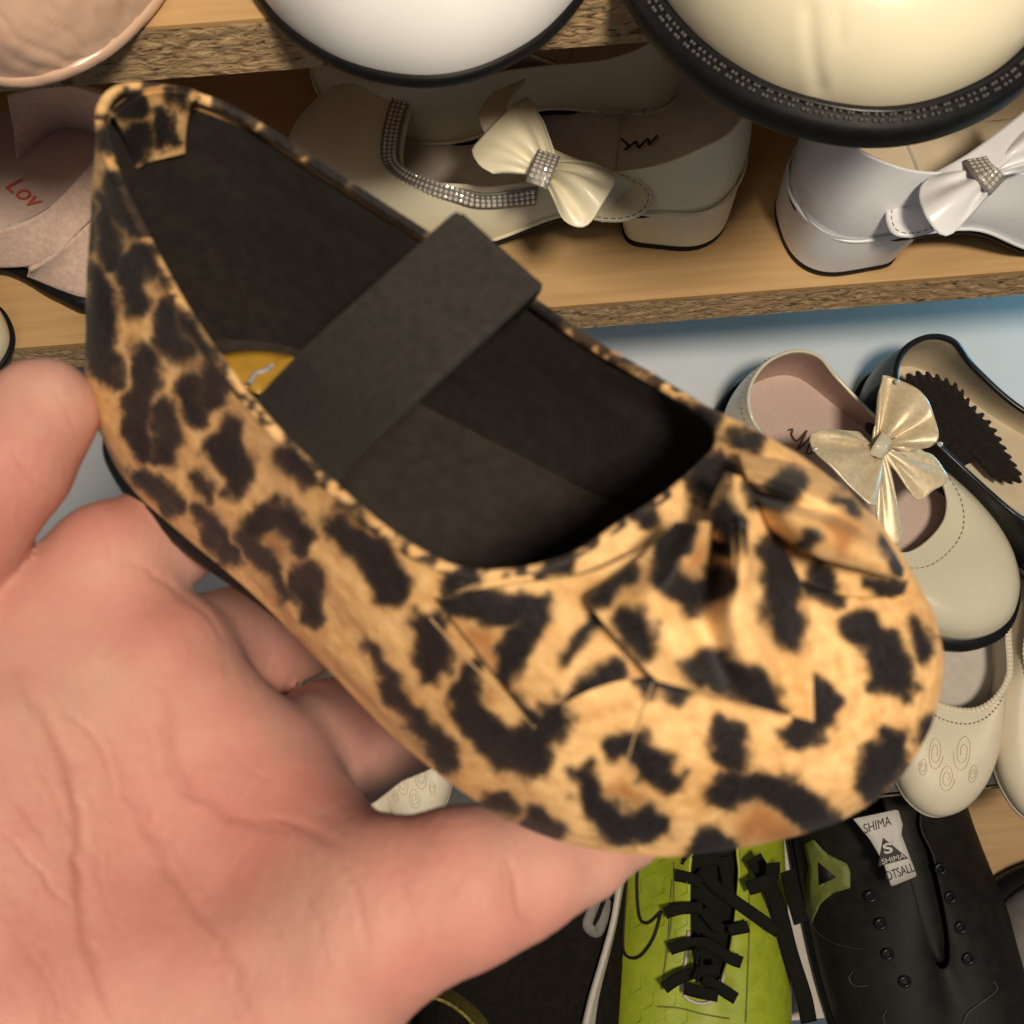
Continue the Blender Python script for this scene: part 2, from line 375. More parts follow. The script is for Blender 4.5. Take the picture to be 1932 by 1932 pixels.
def template(L, wh, wb, hb, hs, tx, th, toe, zf=None, rimw=0.8, lean=2.0, bow=0.0, x5=None, point=0.0, sq=.75):
    zf = zf or (lambda x: 4.0)
    fx = [0, .025, .085, .20, .36, .52, .66, .78, .88, .95, .987, 1.0]
    fy = [0, .58, .93, 1.0, None, None, 1.0, .95, .79, .54, .27, 0]
    half = []
    for j in range(12):
        x = fx[j] * L
        if j == 4: y = wh * .55 + wb * .45 - 1.5
        elif j == 5: y = wh * .2 + wb * .8
        else: y = fy[j] * (wh if j < 4 else wb * (1 - point * max(0, (j - 7) / 6)))
        bz = zf(x)
        if j <= 4:
            rx = [lean, .025 * L + lean, .085 * L + lean, .2 * L, .35 * L][j]
            ry = [0, .52, .82, .86, .88][j] * wh
            rz = [hb, hb - .5, hb - 3, hs + (hb - hs) * .35, hs][j]
            up = .45 * (rz - bz); out = 2.5; k = .5; kz = -.35 * (rz - bz)
        else:
            f = (j - 5) / 6 * math.pi / 2; xs = x5 if x5 is not None else min(.5 * L, tx * .8)
            rx = xs + (tx - xs) * math.sin(f); ry = rimw * wb * max(math.cos(f), 0)**sq; rz = th + (hs - th) * math.cos(f)**2
            g = math.sin(f)
            up = .45 * (rz - bz) * (1 - g) + toe * .80 * g; out = 2.5 + 2.5 * g; k = .5
            kz = -.35 * (rz - bz) * (1 - g) + (toe - th) * .55 * g
        half.append([x, y, bz, rx, ry, rz, up, out, k, kz])
    right = [[r[0], -r[1], r[2], r[3], -r[4], r[5], *r[6:]] for r in half]
    rows = right + [half[j] for j in range(10, 0, -1)]
    if bow:
        for r in rows:
            r[1] += bow * math.sin(r[0] / L * math.pi * 1.2) * (1 if r[0] / L < .83 else 1); r[4] += bow * math.sin(r[3] / L * math.pi * 1.2)
    return rows
def shoe_body(root, rows, mu, ml, mi, ms, n=120, m=20, sole_t=3.0, sole_out=0.5, inset=1.6, rim_r=0.8, mrim=None, sole_top=None, sole_name='sole', welt=None, insole_z=2.0, zfl=None):
    G, nrm, Bp, Rp = loft(rows, n, m)
    N = G.shape[0]
    up = part('upper', G.reshape(-1, 3), gridfaces(N, m, True, False), mu, root, world=False)
    # lining: the same loft a little further in, running down to the insole
    T = np.roll(G, -1, 0) - np.roll(G, 1, 0); S = np.gradient(G, axis=1)
    nn = np.cross(T, S); nn /= np.linalg.norm(nn, axis=2)[:, :, None] + 1e-9
    if np.sum(nn[:, m // 3] * nrm) < 0: nn = -nn
    Gi = G - nn * inset
    Gi[:, -1] = Rp - nn[:, -1] * inset * 0.6
    Gi[:, 0, 2] = Bp[:, 2] + insole_z - 0.4; 
    part('lining', Gi.reshape(-1, 3), gridfaces(N, m, True, False), ml, root, world=False)
    if rim_r:
        V, F = tube(Rp - nn[:, -1] * inset * 0.5, rim_r, 8, True); part('piping', V, F, mrim or mu, root, world=False)
    ring = Bp - nrm * (inset * 0.7); K = 7
    cx = np.stack([ring[:, 0], np.full(N, 0.0), ring[:, 2]], 1)
    mid = np.stack([np.clip(ring[:, 0], ring[:, 0].min() + 12, ring[:, 0].max() - 16), np.zeros(N), ring[:, 2]], 1)
    f = np.linspace(0, 1, K)[None, :, None]
    I = ring[:, None] * (1 - f) + mid[:, None] * f
    I[:, :, 2] += insole_z
    if zfl is not None: I[:, :, 2] = np.vectorize(zfl)(I[:, :, 0]) + insole_z
    part('insole', I.reshape(-1, 3), gridfaces(N, K, True, False), mi, root, world=False)
    if ms is not None:
        o = Bp + nrm * sole_out
        lv = [(o * 1, 0.0 if sole_top is None else sole_top), (o + nrm * 0.6, -sole_t * .3), (o + nrm * 0.3, -sole_t * .8), (o - nrm * 1.0, -sole_t)]
        rows_s = [np.c_[a[:, :2], Bp[:, 2] + dz] for a, dz in lv]
        inn = Bp - nrm * 3.0
        Gs = np.stack([np.c_[inn[:, :2], Bp[:, 2] + (0.0 if sole_top is None else sole_top)]] + rows_s + [np.c_[(Bp - nrm * 6)[:, :2], Bp[:, 2] - sole_t]] + [np.c_[mid[:, :2], Bp[:, 2] - sole_t]], 1)
        part(sole_name, Gs.reshape(-1, 3), gridfaces(N, Gs.shape[1], True, False), ms, root, world=False)
    return dict(G=G, n=nrm, B=Bp, R=Rp, upper=up)
def on_floor(heel_q, toe_q, z):
    """shoe frame standing on a shelf at height z: origin under the heel, x towards the toe"""
    a = atz(heel_q, z); b = atz(toe_q, z); d = b - a
    return a, Matrix.Rotation(math.atan2(d[1], d[0]), 3, 'Z'), np.linalg.norm(d) * 1000
def crease_mesh(o, root, lines, lift=1.0):
    """press shallow folds into a mesh along lines given in photo pixels (px polyline, width px, depth mm)"""
    me = o.data; n = len(me.vertices); co = np.empty(n * 3, np.float32); me.vertices.foreach_get('co', co); co = co.reshape(-1, 3).astype(float)
    nr = np.empty(n * 3, np.float32); me.vertices.foreach_get('normal', nr); nr = nr.reshape(-1, 3).astype(float)
    W_ = to_world(root, co * 1000); q = project(W_); R3 = ROOTM[root.name][:3, :3]
    toward = np.sum((nr @ R3.T) * (CAMN - W_), 1); sg = np.where(toward > 0, 1.0, -1.0); d = np.zeros(n)
    for pts, wd, dp in lines:
        P = smoothpath(np.array(pts, float), 40); D2 = np.min(np.hypot(q[:, :1] - P[None, :, 0], q[:, 1:] - P[None, :, 1]), 1)
        d += dp * (np.exp(-(D2 / wd)**2) - .2 * np.exp(-((D2 - 1.9 * wd) / wd)**2))
    co -= nr * (sg * d)[:, None] * .001
    me.vertices.foreach_set('co', co.astype(np.float32).ravel()); me.update()
def fan(K0, K1, outer, n=30, m=28, pleat=0.002, npl=3, lift=0.004, nrm=(0, 0, 1)):
    """a gathered bow lobe from the knot edge K0-K1 out to the outer polyline"""
    O = smoothpath(outer, m); t = np.linspace(0, 1, m)[:, None]
    Kk = np.asarray(K0) * (1 - t) + np.asarray(K1) * t
    u = np.linspace(0, 1, n)
    G = Kk[None] * (1 - u)[:, None, None] + O[None] * u[:, None, None]
    v = np.linspace(-1, 1, m)
    ph = np.zeros((n, m))
    for v0, w0 in ((-.36, .15), (.30, .13), (.78, .10), (-.80, .10)):
        ph -= np.exp(-((v - v0) / w0)**2)[None] * pleat * 1.9 * ((1 - u)**.8 * u**.35 * 1.6 + .10)[:, None] * (1 if abs(v0) < .5 else .5)
    ph += np.cos(v * np.pi * npl)[None] * pleat * .25 * u[:, None]
    puff = lift * np.sin(np.pi * u**.75)[:, None] * (1 - v**2)[None, :] ** .6
    G = G + np.asarray(nrm)[None, None] * (ph + puff)[:, :, None]
    return G.reshape(-1, 3), gridfaces(n, m)
# ================================================================== shelves
S1, S2, S3, S35, S4 = -0.2178, -0.385, -0.520, -0.585, -0.700
Y1, Y2, Y3, Y4 = float(atz((400, 48), S1)[1]), 0.231, 0.135, -0.06
rack = thing('shoe_rack', 'beech laminate shoe shelves with raw particle board front edges', 'shelf', (0, 0.5, CAM_H - 0.7))
def board(y, ztop, top_mat, x0=-0.55, x1=0.75, depth=0.36, t=0.018):
    V, F = box((x0, y + 0.0012, CAM_H + ztop - t), (x1, y + depth, CAM_H + ztop))
    b = part('shelf_board', V, F, top_mat, rack, smooth=False)
    # ragged particle board edge: a dense sheet with real relief
    nx, nz = 900, 20
    X = np.linspace(x0, x1, nx); Zz = np.linspace(0, 1, nz)
    xx, zz = np.meshgrid(X, Zz, indexing='ij')
    d = vnoise(xx * 260, zz * 11 + 3, 3) * .6 + vnoise(xx * 700, zz * 22, 5) * .4
    edge = np.minimum(zz, 1 - zz); d = (d - .5) * 0.0016 * np.clip(edge * 8, 0, 1)
    jag = (vnoise(xx * 500, zz * 0, 9) - .5) * 0.0007
    G = np.stack([xx, np.full_like(xx, y) + d, CAM_H + ztop - t + zz * (t - .0002) + jag * (zz > .97)], -1)
    part('particle_edge', G.reshape(-1, 3), gridfaces(nx, nz), M['chip'], b, smooth=False)
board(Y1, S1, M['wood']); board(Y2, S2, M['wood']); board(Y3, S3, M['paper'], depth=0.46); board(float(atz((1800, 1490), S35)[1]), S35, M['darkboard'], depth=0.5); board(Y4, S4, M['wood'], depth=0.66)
V, F = box((-0.55, 0.60, CAM_H - 0.98), (0.75, 0.615, CAM_H + 0.05))
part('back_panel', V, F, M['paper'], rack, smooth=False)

# ================================================================== leopard shoe
RS = np.array([[0.773, 0.6297, 0.0767], [-0.5011, 0.532, 0.6825], [0.389, -0.566, 0.7268]])
_u, _s, _v = np.linalg.svd(RS); RS = _u @ _v
TS = np.array([-72.2853, 25.0411, -213.3123]) * 0.001
SW = RCN @ RS; TW = CAMN + RCN @ TS
leo = thing('leopard_shoe', "child's leopard print flat with folded bow and black elastic strap, held in the hand", 'shoe', TW, Matrix(SW.tolist()))
def sz(q, z):                      # photo pixel -> point at height z (mm) above the leopard shoe's sole, in its frame
    d = np.array([(q[0] - CPX) / FPX, -(q[1] - CPX) / FPX, -1.0]); d = RS.T @ d; o = -RS.T @ TS * 1000
    return o + d * ((z - o[2]) / d[2])

STROKES = []                       # (points in photo pixels, radii in photo pixels, inner?)
def zs(x0, y0, size, wide, rows, inner=False, tag_='body'):
    s = size / wide; g = 0 if inner else (11 if size == 1000 else 11)
    for r in rows:
        P = [((x0 + a * s) * .98824, (y0 + b * s) * .98824, c * s * .98824 + g) for a, b, c in r]
        STROKES.append((np.array(P), inner, tag_))
zs(800, 800, 1000, 1932, [
 [(1130,370,52),(1150,450,40)], [(960,430,52),(912,500,42),(930,600,52),(1020,650,55),(1120,600,42)],
 [(1310,470,38),(1350,580,55),(1340,700,62),(1370,790,50)], [(1010,930,40),(1060,910,50),(1130,935,60),(1240,985,58),(1290,1050,40),(1320,1070,24)],
 [(785,755,50),(820,800,48),(840,850,25)], [(770,570,22),(680,660,30)]], False, 'flap')
zs(800, 800, 1000, 1932, [
 [(640,760,20),(530,880,14)], [(110,690,40),(200,680,50),(300,700,50),(440,700,35)], [(440,700,40),(390,790,45),(340,880,48),(300,970,30)],
 [(430,1180,40),(500,1110,46),(600,1030,45),(720,930,32)], [(300,980,26),(420,1140,20)]], False, 'tail')
zs(800, 800, 1000, 1932, [
 [(1370,235,48),(1320,285,58),(1250,285,36)], [(1745,440,24),(1785,545,26)], [(1560,290,10),(1600,310,16),(1620,340,12)], [(1440,430,22),(1400,500,8)]], False, 'loop')
zs(800, 800, 1000, 1932, [[(1500,610,48),(1460,570,30)], [(1670,600,22),(1770,620,16)]], False, 'under')
zs(800, 800, 1000, 1932, [
 [(185,920,24),(165,1020,40),(220,1140,58),(340,1230,74),(430,1180,62),(500,1110,50)],
 [(430,1260,45),(400,1290,20)], [(30,770,50),(50,900,45),(35,950,20)],
 [(610,1310,30),(650,1430,48),(740,1510,50),(860,1500,50)], [(730,1220,36),(800,1190,36),(870,1280,55),(925,1340,42)],
 [(1130,1170,60),(1160,1240,58)], [(1455,1000,42),(1500,1040,50),(1440,1140,58),(1380,1170,35)],
 [(1110,1390,46),(1180,1350,45),(1290,1360,58),(1380,1400,50),(1450,1480,58),(1500,1510,38)], [(1050,1570,52),(1150,1575,26)],
 [(1745,1200,50),(1700,1280,78),(1665,1350,45)], [(1635,770,62),(1690,830,58),(1740,940,76),(1760,970,58)],
 [(1840,780,28),(1870,860,26)], [(1885,1130,22),(1870,1190,18)],
 [(1085,205,72),(1075,280,46)], [(1230,85,32),(1160,80,22)], [(1440,600,50),(1520,630,40)],
 [(825,355,36)], [(540,535,30),(470,555,22)], [(190,580,34),(120,610,22)], [(290,1420,38),(330,1450,20)], [(430,1480,42),(500,1530,30)],
 [(0,1100,22),(60,1200,32),(110,1270,20)], [(840,950,36),(960,1010,22)]])
zs(800, 800, 1000, 1932, [[(1040,510,42)]], True, 'flap'); zs(800, 800, 1000, 1932, [[(215,800,48),(250,860,40)], [(260,1010,26)]], True, 'tail')
zs(800, 800, 1000, 1932, [[(1560,420,60)]], True, 'loop')
zs(800, 800, 1000, 1932, [[(760,1390,60),(800,1420,45)], [(1250,1490,80),(1350,1520,50)], [(1770,830,25)], [(260,1010,26)]], True)
zs(0, 650, 650, 1932, [
 [(820,110,58),(820,250,64),(790,400,64),(780,540,58),(830,620,48)], [(930,400,46),(950,520,48),(930,660,42)], [(545,40,60),(600,150,60),(630,230,40)],
 [(1060,260,62),(1110,420,48)], [(1190,200,68),(1200,320,62)], [(950,30,55)], [(1320,500,46),(1285,610,104),(1350,720,92),(1330,820,46)],
 [(1110,770,18),(1180,870,18)], [(1650,670,66),(1720,760,54)], [(1530,975,58),(1445,1040,58),(1420,1130,42),(1480,1230,38)],
 [(1600,1000,58),(1690,1080,54),(1690,1170,40)], [(1740,1330,66),(1740,1450,58),(1765,1560,36)], [(1480,1230,26),(1560,1350,24),(1640,1460,22)],
 [(1140,960,24),(1210,1080,46),(1310,1210,32)], [(800,770,40),(900,860,50),(1000,950,36)], [(1900,1050,56)]])
zs(0, 650, 650, 1932, [[(850,500,22),(850,400,18)], [(1080,140,36)], [(1540,1120,60),(1560,1200,50)]], True)
zs(0, 0, 700, 1932, [
 [(720,540,42),(660,560,40)], [(710,700,62),(700,790,58)], [(850,600,44),(860,700,58)], [(950,490,42)], [(560,740,46)],
 [(600,960,44),(640,1110,46),(690,1190,40)], [(545,1060,24),(560,1250,44),(610,1390,36)], [(700,1360,56),(700,1500,54),(715,1640,38)],
 [(750,1330,30),(800,1400,28)], [(510,1430,34),(540,1600,66),(520,1780,76)], [(880,1640,46),(900,1750,58),(950,1850,58)], [(1000,1700,28),(1080,1830,30)],
 [(740,1880,46)], [(1180,560,42),(1270,620,36)], [(1450,700,36),(1530,760,40)], [(1690,870,44),(1800,960,46)], [(450,1100,16),(470,1300,16)]])
zs(650, 0, 700, 1932, [[(1030,1620,56),(1130,1690,46)], [(100,1020,40),(280,1150,46),(420,1230,40)]])
zs(1255, 600, 700, 1932, [[(230,520,46),(300,560,30)], [(30,500,30),(60,560,30)]])
# the stretch of the left side between the first enlargements
for r in [[(640,985,16),(700,1040,30),(740,1110,42)], [(640,975,18),(660,1030,28)], [(690,1220,14),(760,1330,24),(840,1430,20)]]:
    STROKES.append((np.array(r, float), False, 'body'))

for r in [[(240, 330, 14), (262, 420, 12)], [(285, 470, 12), (318, 540, 12)], [(372, 640, 11), (400, 690, 12)], [(530, 850, 16), (580, 900, 14)], [(640, 945, 12), (690, 985, 12)],
          [(470, 222, 9), (520, 255, 9)], [(555, 285, 9), (590, 310, 9)], [(620, 335, 9), (665, 365, 9)], [(720, 400, 9), (770, 430, 9)], [(1000, 560, 9), (1050, 600, 10)],
          [(1180, 690, 8), (1230, 725, 9)], [(1290, 765, 9), (1320, 785, 9)]]:
    STROKES.append((np.array(r, float), False, 'body'))
def print_values(q, seen, P, tags):
    """dark and brown masks of the printed pattern for points q (photo pixels)"""
    wx = (vnoise(q[:, 0] / 26, q[:, 1] / 26, 11) - .5) * 24 + (vnoise(q[:, 0] / 5, q[:, 1] / 5, 12) - .5) * 9
    wy = (vnoise(q[:, 0] / 26, q[:, 1] / 26, 21) - .5) * 24 + (vnoise(q[:, 0] / 5, q[:, 1] / 5, 22) - .5) * 9
    x = q[:, 0] + wx; y = q[:, 1] + wy
    dk = np.full(len(q), 99.0); br = np.full(len(q), 99.0)
    for S, inner, tg in STROKES:
        if tg not in tags: continue
        lo = S[:, :2].min(0) - S[:, 2].max() - 40; hi = S[:, :2].max(0) + S[:, 2].max() + 40
        idx = np.nonzero((x > lo[0]) & (x < hi[0]) & (y > lo[1]) & (y < hi[1]) & seen)[0]
        if not len(idx): continue
        xx, yy = x[idx], y[idx]; best = np.full(len(idx), 99.0)
        segs = list(zip(S[:-1], S[1:])) if len(S) > 1 else [(S[0], S[0])]
        for a, b in segs:
            d = b[:2] - a[:2]; L2 = d @ d
            t = np.clip(((xx - a[0]) * d[0] + (yy - a[1]) * d[1]) / L2, 0, 1) if L2 > 0 else np.zeros(len(xx))
            best = np.minimum(best, np.hypot(xx - a[0] - t * d[0], yy - a[1] - t * d[1]) - (a[2] + t * (b[2] - a[2])))
        tgt = br if inner else dk
        tgt[idx] = np.minimum(tgt[idx], best)
    # sides the photograph does not show: the same kind of rosettes, scattered
    h = ~seen
    if h.any():
        Q = P[h]; r2 = np.random.default_rng(3)
        C = np.stack([r2.uniform(-5, 160, 150), r2.uniform(-36, 40, 150), r2.uniform(0, 60, 150)], 1); R0 = r2.uniform(2.5, 5.5, 150)
        best = np.full(len(Q), 99.0)
        for c, r0 in zip(C, R0): best = np.minimum(best, np.linalg.norm((Q - c) * [.8, 1, 1], axis=1) - r0)
        dk[h] = best * 10
    D = 1 / (1 + np.exp(np.clip(dk / 3.2, -30, 30))); Bm = 1 / (1 + np.exp(np.clip(br / 9, -30, 30)))
    return D, Bm * (1 - D)
def paint_print(o, root, always=False, tags=('body',), speck=0.0):
    me = o.data; n = len(me.vertices); co = np.empty(n * 3, np.float32); me.vertices.foreach_get('co', co)
    nr = np.empty(n * 3, np.float32); me.vertices.foreach_get('normal', nr)
    co = co.reshape(-1, 3).astype(float); nr = nr.reshape(-1, 3)
    Wd = to_world(root, co * 1000); q = project(Wd)
    if always: seen = np.ones(n, bool)
    else:
        view = (CAMN - Wd) @ SW
        P = co * 1000
        seen = ((np.sum(nr * view, 1) * FLIP[0]) > 0) & ~((P[:, 1] > 20) & (P[:, 2] < 38) & (P[:, 0] < 100))
    D, Bm = print_values(q, seen, co * 1000, tags)
    if speck:
        k_ = vnoise(q[:, 0] / 17, q[:, 1] / 17, 77); D = np.maximum(D, speck / (1 + np.exp(-(k_ - .52) * 40)))
    ca = np.stack([D, Bm, np.zeros(n), np.ones(n)], 1).astype(np.float32)
    a = me.attributes.new('print', 'FLOAT_COLOR', 'POINT'); a.data.foreach_set('color', ca.ravel())
FLIP = [1.0]

LROWS = []
def lr(b, r, up=None, out=2.5, k=.5, kz=None):
    h = r[2] - b[2]
    LROWS.append([*b, *r, .45 * h if up is None else up, out, k, -.35 * h if kz is None else kz])
lr((-2, 1, 4), (2, 3, 64), out=3); lr((2, -11, 4), (5, -4, 63), out=3); lr((9, -19.5, 4), (14, -9.5, 60)); lr((22, -23.5, 4), (25, -13.8, 56.5))
lr((38, -24.5, 4), (43, -19.5, 51)); lr((56, -25, 4), (61, -23, 46)); lr((75, -27, 4), (75, -24.5, 44)); lr((92, -29, 4), (88, -25, 42.5))
lr((108, -29, 4), (98, -23.3, 42), 20, 2.5, .5, -8); lr((122, -26, 4), (104, -19, 43), 24, 3, .5, -2); lr((135, -18.5, 4.5), (109, -12.5, 44.5), 26, 3.5, .5, 0)
lr((145, -8, 5.5), (111, -4, 45.5), 26, 4, .5, 0); lr((153, 4, 6), (112.5, 3, 46), 25, 4.5, .5, 0); lr((156.5, 17, 6), (113, 11, 46), 25, 4.5, .5, 0)
lr((153, 29, 5.5), (112.5, 18.5, 46), 25, 4.5, .5, 0); lr((142, 35.5, 4.5), (108, 24, 45), 24, 4, .5, 0); lr((121, 36.5, 4), (98, 27.6, 43), 20, 3, .5, -6)
lr((98, 32.5, 4), (84, 28, 43)); lr((75, 30, 4), (68, 28, 45)); lr((52, 28, 4), (50, 25, 49)); lr((30, 26, 4), (30, 20.5, 55))
lr((14, 21.5, 4), (15, 16.5, 60)); lr((3, 13, 4), (7, 10.5, 63), out=3)
LN, LM = 1100, 150
G, nrm, Bp, Rp = loft(LROWS, LN, LM)
# gentle puckers of glued cloth along the sole line
T = np.roll(G, -1, 0) - np.roll(G, 1, 0); S = np.gradient(G, axis=1); nn = np.cross(T, S); nn /= np.linalg.norm(nn, axis=2)[:, :, None] + 1e-9
if np.sum(nn[:, LM // 3] * nrm) < 0: nn = -nn
ii, jj = np.meshgrid(np.arange(LN), np.arange(LM), indexing='ij')
wob = (vnoise(ii / 40., jj / 30., 4) - .5) * 1.1 + (vnoise(ii / 12., jj / 9., 6) - .5) * 0.22
G = G + nn * (wob * np.clip((LM - jj) / 30., 0, 1) * np.clip(jj / 12., 0, 1))[:, :, None]
upper = part('upper', G.reshape(-1, 3), gridfaces(LN, LM, True, False)[:, ::-1].copy(), M['leopard'], leo, world=False)
_nr = np.empty(LN * LM * 3, np.float32); upper.data.vertices.foreach_get('normal', _nr)
FLIP[0] = 1.0 if np.sum(_nr.reshape(LN, LM, 3)[:, LM // 3] * nrm) > 0 else -1.0
paint_print(upper, leo)
UP_BVH = BVHTree.FromPolygons([Vector(v) for v in catmull(G[::10, ::6].reshape(-1, 3), 1, False)] if False else [Vector(v) for v in G[::10, ::6].reshape(-1, 3)], [tuple(map(int, f)) for f in gridfaces(len(G[::10]), G[::10, ::6].shape[1], True, False)])
# rolled binding at the opening, same cloth
Vt, Ft = tube(even(np.vstack([Rp - nn[:, -1] * 0.7, (Rp - nn[:, -1] * 0.7)[:1]]), 700)[:-1], 0.95, 10, True)
bind = part('opening_binding', Vt, Ft, M['leopard'], leo, world=False)
paint_print(bind, leo, True, speck=.95)
# lining and insole
Gl = G - nn * 1.7; Gl[:, -1] = Rp - nn[:, -1] * 1.6; Gl[:, 0, 2] = 6.5
Gl = Gl[::5, ::5]
part('lining', Gl.reshape(-1, 3), gridfaces(Gl.shape[0], Gl.shape[1], True, False), M['blackfelt'], leo, world=False)
ring = (Bp - nrm * 1.0)[::5]; nR = len(ring)
mid = np.stack([np.clip(ring[:, 0], 16, 128), np.interp(ring[:, 0], [0, 150], [0.5, 8]), ring[:, 2]], 1)
f = np.linspace(0, 1, 9)[None, :, None]; I = ring[:, None] * (1 - f) + mid[:, None] * f; I[:, :, 2] = 7.5 + 1.6 * (1 - f[:, :, 0])**3
part('insole', I.reshape(-1, 3), gridfaces(nR, 9, True, False), M['blackinsole'], leo, world=False)
# raised heel pad on the insole
a = np.linspace(0, 2 * np.pi, 60, endpoint=False)
hp = np.stack([26 + 22 * np.cos(a), 1.5 + (15 + 1.5 * np.cos(a)) * np.sin(a), np.full(60, 8.6)], 1)
hp2 = hp.copy(); hp2[:, :2] = (hp[:, :2] - [26, 1.5]) * .93 + [26, 1.5]; hp2[:, 2] = 9.8
ctr = np.tile([26, 1.5, 10.0], (60, 1))
Gh = np.stack([hp, hp2, ctr * .5 + hp2 * .5, ctr], 1)
part('heel_pad', Gh.reshape(-1, 3), gridfaces(60, 4, True, False), M['blackinsole'], leo, world=False)
# sole
o1 = Bp[::5] + nrm[::5] * np.interp(Bp[::5, :1], [40, 85], [0.2, -4.0]); ns = nrm[::5]; m5 = np.stack([np.clip(o1[:, 0], 20, 126), np.interp(o1[:, 0], [0, 150], [0.5, 8]), o1[:, 2] * 0 - 1.5], 1)
lv = [(-1.5, 3.9), (0.5, 4.1), (0.9, 2.5), (0.6, 0.2), (-0.6, -1.0), (-3, -1.5)]
Gs = np.stack([np.c_[(o1 + ns * a_)[:, :2], o1[:, 2] - 4 + b_] for a_, b_ in lv] + [m5], 1)
part('sole', Gs.reshape(-1, 3), gridfaces(len(o1), Gs.shape[1], True, False), M['blacksole'], leo, world=False)
# heel block under the back of the sole
a = np.linspace(0, 2 * np.pi, 48, endpoint=False)
hb_ = np.stack([20 + 21 * np.cos(a), 0.5 + 20 * np.sin(a)], 1)
lv = [(1.0, -1.2), (1.0, -5.0), (.96, -6.5), (.4, -6.6)]
Gh = np.stack([np.c_[(hb_ - [20, .5]) * s_ + [20, .5], np.full(48, z_)] for s_, z_ in lv], 1)
part('heel', Gh.reshape(-1, 3), gridfaces(48, 4, True, False), M['blacksole'], leo, world=False)
# printed tab folded into the heel
tabq_o = [(205, 215), (270, 172), (345, 168), (372, 190)]; tabq_i = [(255, 312), (280, 300), (330, 288), (347, 282)]
A_ = [sz(q, z) for q, z in zip(tabq_o, (63.5, 65, 65, 64))]; B_ = [sz(q, z) for q, z in zip(tabq_i, (50, 51, 52, 52.5))]
V, F = ribbon(A_, B_, 90, 70)
V = V.reshape(90, 70, 3); vv = np.linspace(0, 1, 70); V[:, :, 2] += (1.6 * np.sin(np.pi * vv**.6))[None]; V = V.reshape(-1, 3)
tb = part('heel_tab', V, F, M['leopard'], leo, world=False, solid=0.9); paint_print(tb, leo, True)
# ochre oval stamp on the insole
lp = np.array([sz(q, 12.2) for q in [(420, 672), (455, 664), (500, 664), (548, 672), (552, 684), (520, 715), (488, 745), (455, 720), (430, 700)]])
lpc = lp.mean(0); lps = catmull(lp, 60); Gp = np.stack([lps, lps * .5 + lpc * .5, np.tile(lpc, (60, 1))], 1)
part('insole_label', Gp.reshape(-1, 3), gridfaces(60, 3, True, False), M['orange'], leo, world=False, solid=0.4)
gq = [(468, 728), (482, 705), (500, 700), (512, 690)]
V, F = tube(smoothpath([sz(q, 12.6) for q in gq], 20), 0.7, 6); part('label_print', V, F, M['greytrim'], leo, world=False)
# elastic strap across the opening
A_ = [sz((470, 790), 26), sz((500, 752), 32), sz((600, 648), 46), sz((730, 530), 55), sz((862, 412), 59)]
B_ = [sz((625, 930), 26), sz((650, 900), 30), sz((745, 800), 43), sz((880, 670), 52), sz((1012, 546), 55)]
V, F = ribbon(A_, B_, 60, 161)
V = V.reshape(60, 161, 3); rib = (np.cos(np.arange(161) * np.pi / 2) * 0.28); V[:, :, 2] += rib[None]; V = V.reshape(-1, 3)
part('elastic_strap', V, F, M['elastic'] if 'elastic' in M else M['lace'], leo, world=False, solid=1.3)
A_ = [sz((862, 412), 59), sz((862, 428), 56), sz((845, 450), 50), sz((835, 468), 47)]
B_ = [sz((1012, 546), 55), sz((1009, 560), 52), sz((985, 588), 47), sz((965, 605), 44)]
V, F = ribbon(A_, B_, 30, 20); part('strap_end', V, F, M['lace'], leo, world=False, solid=1.2)

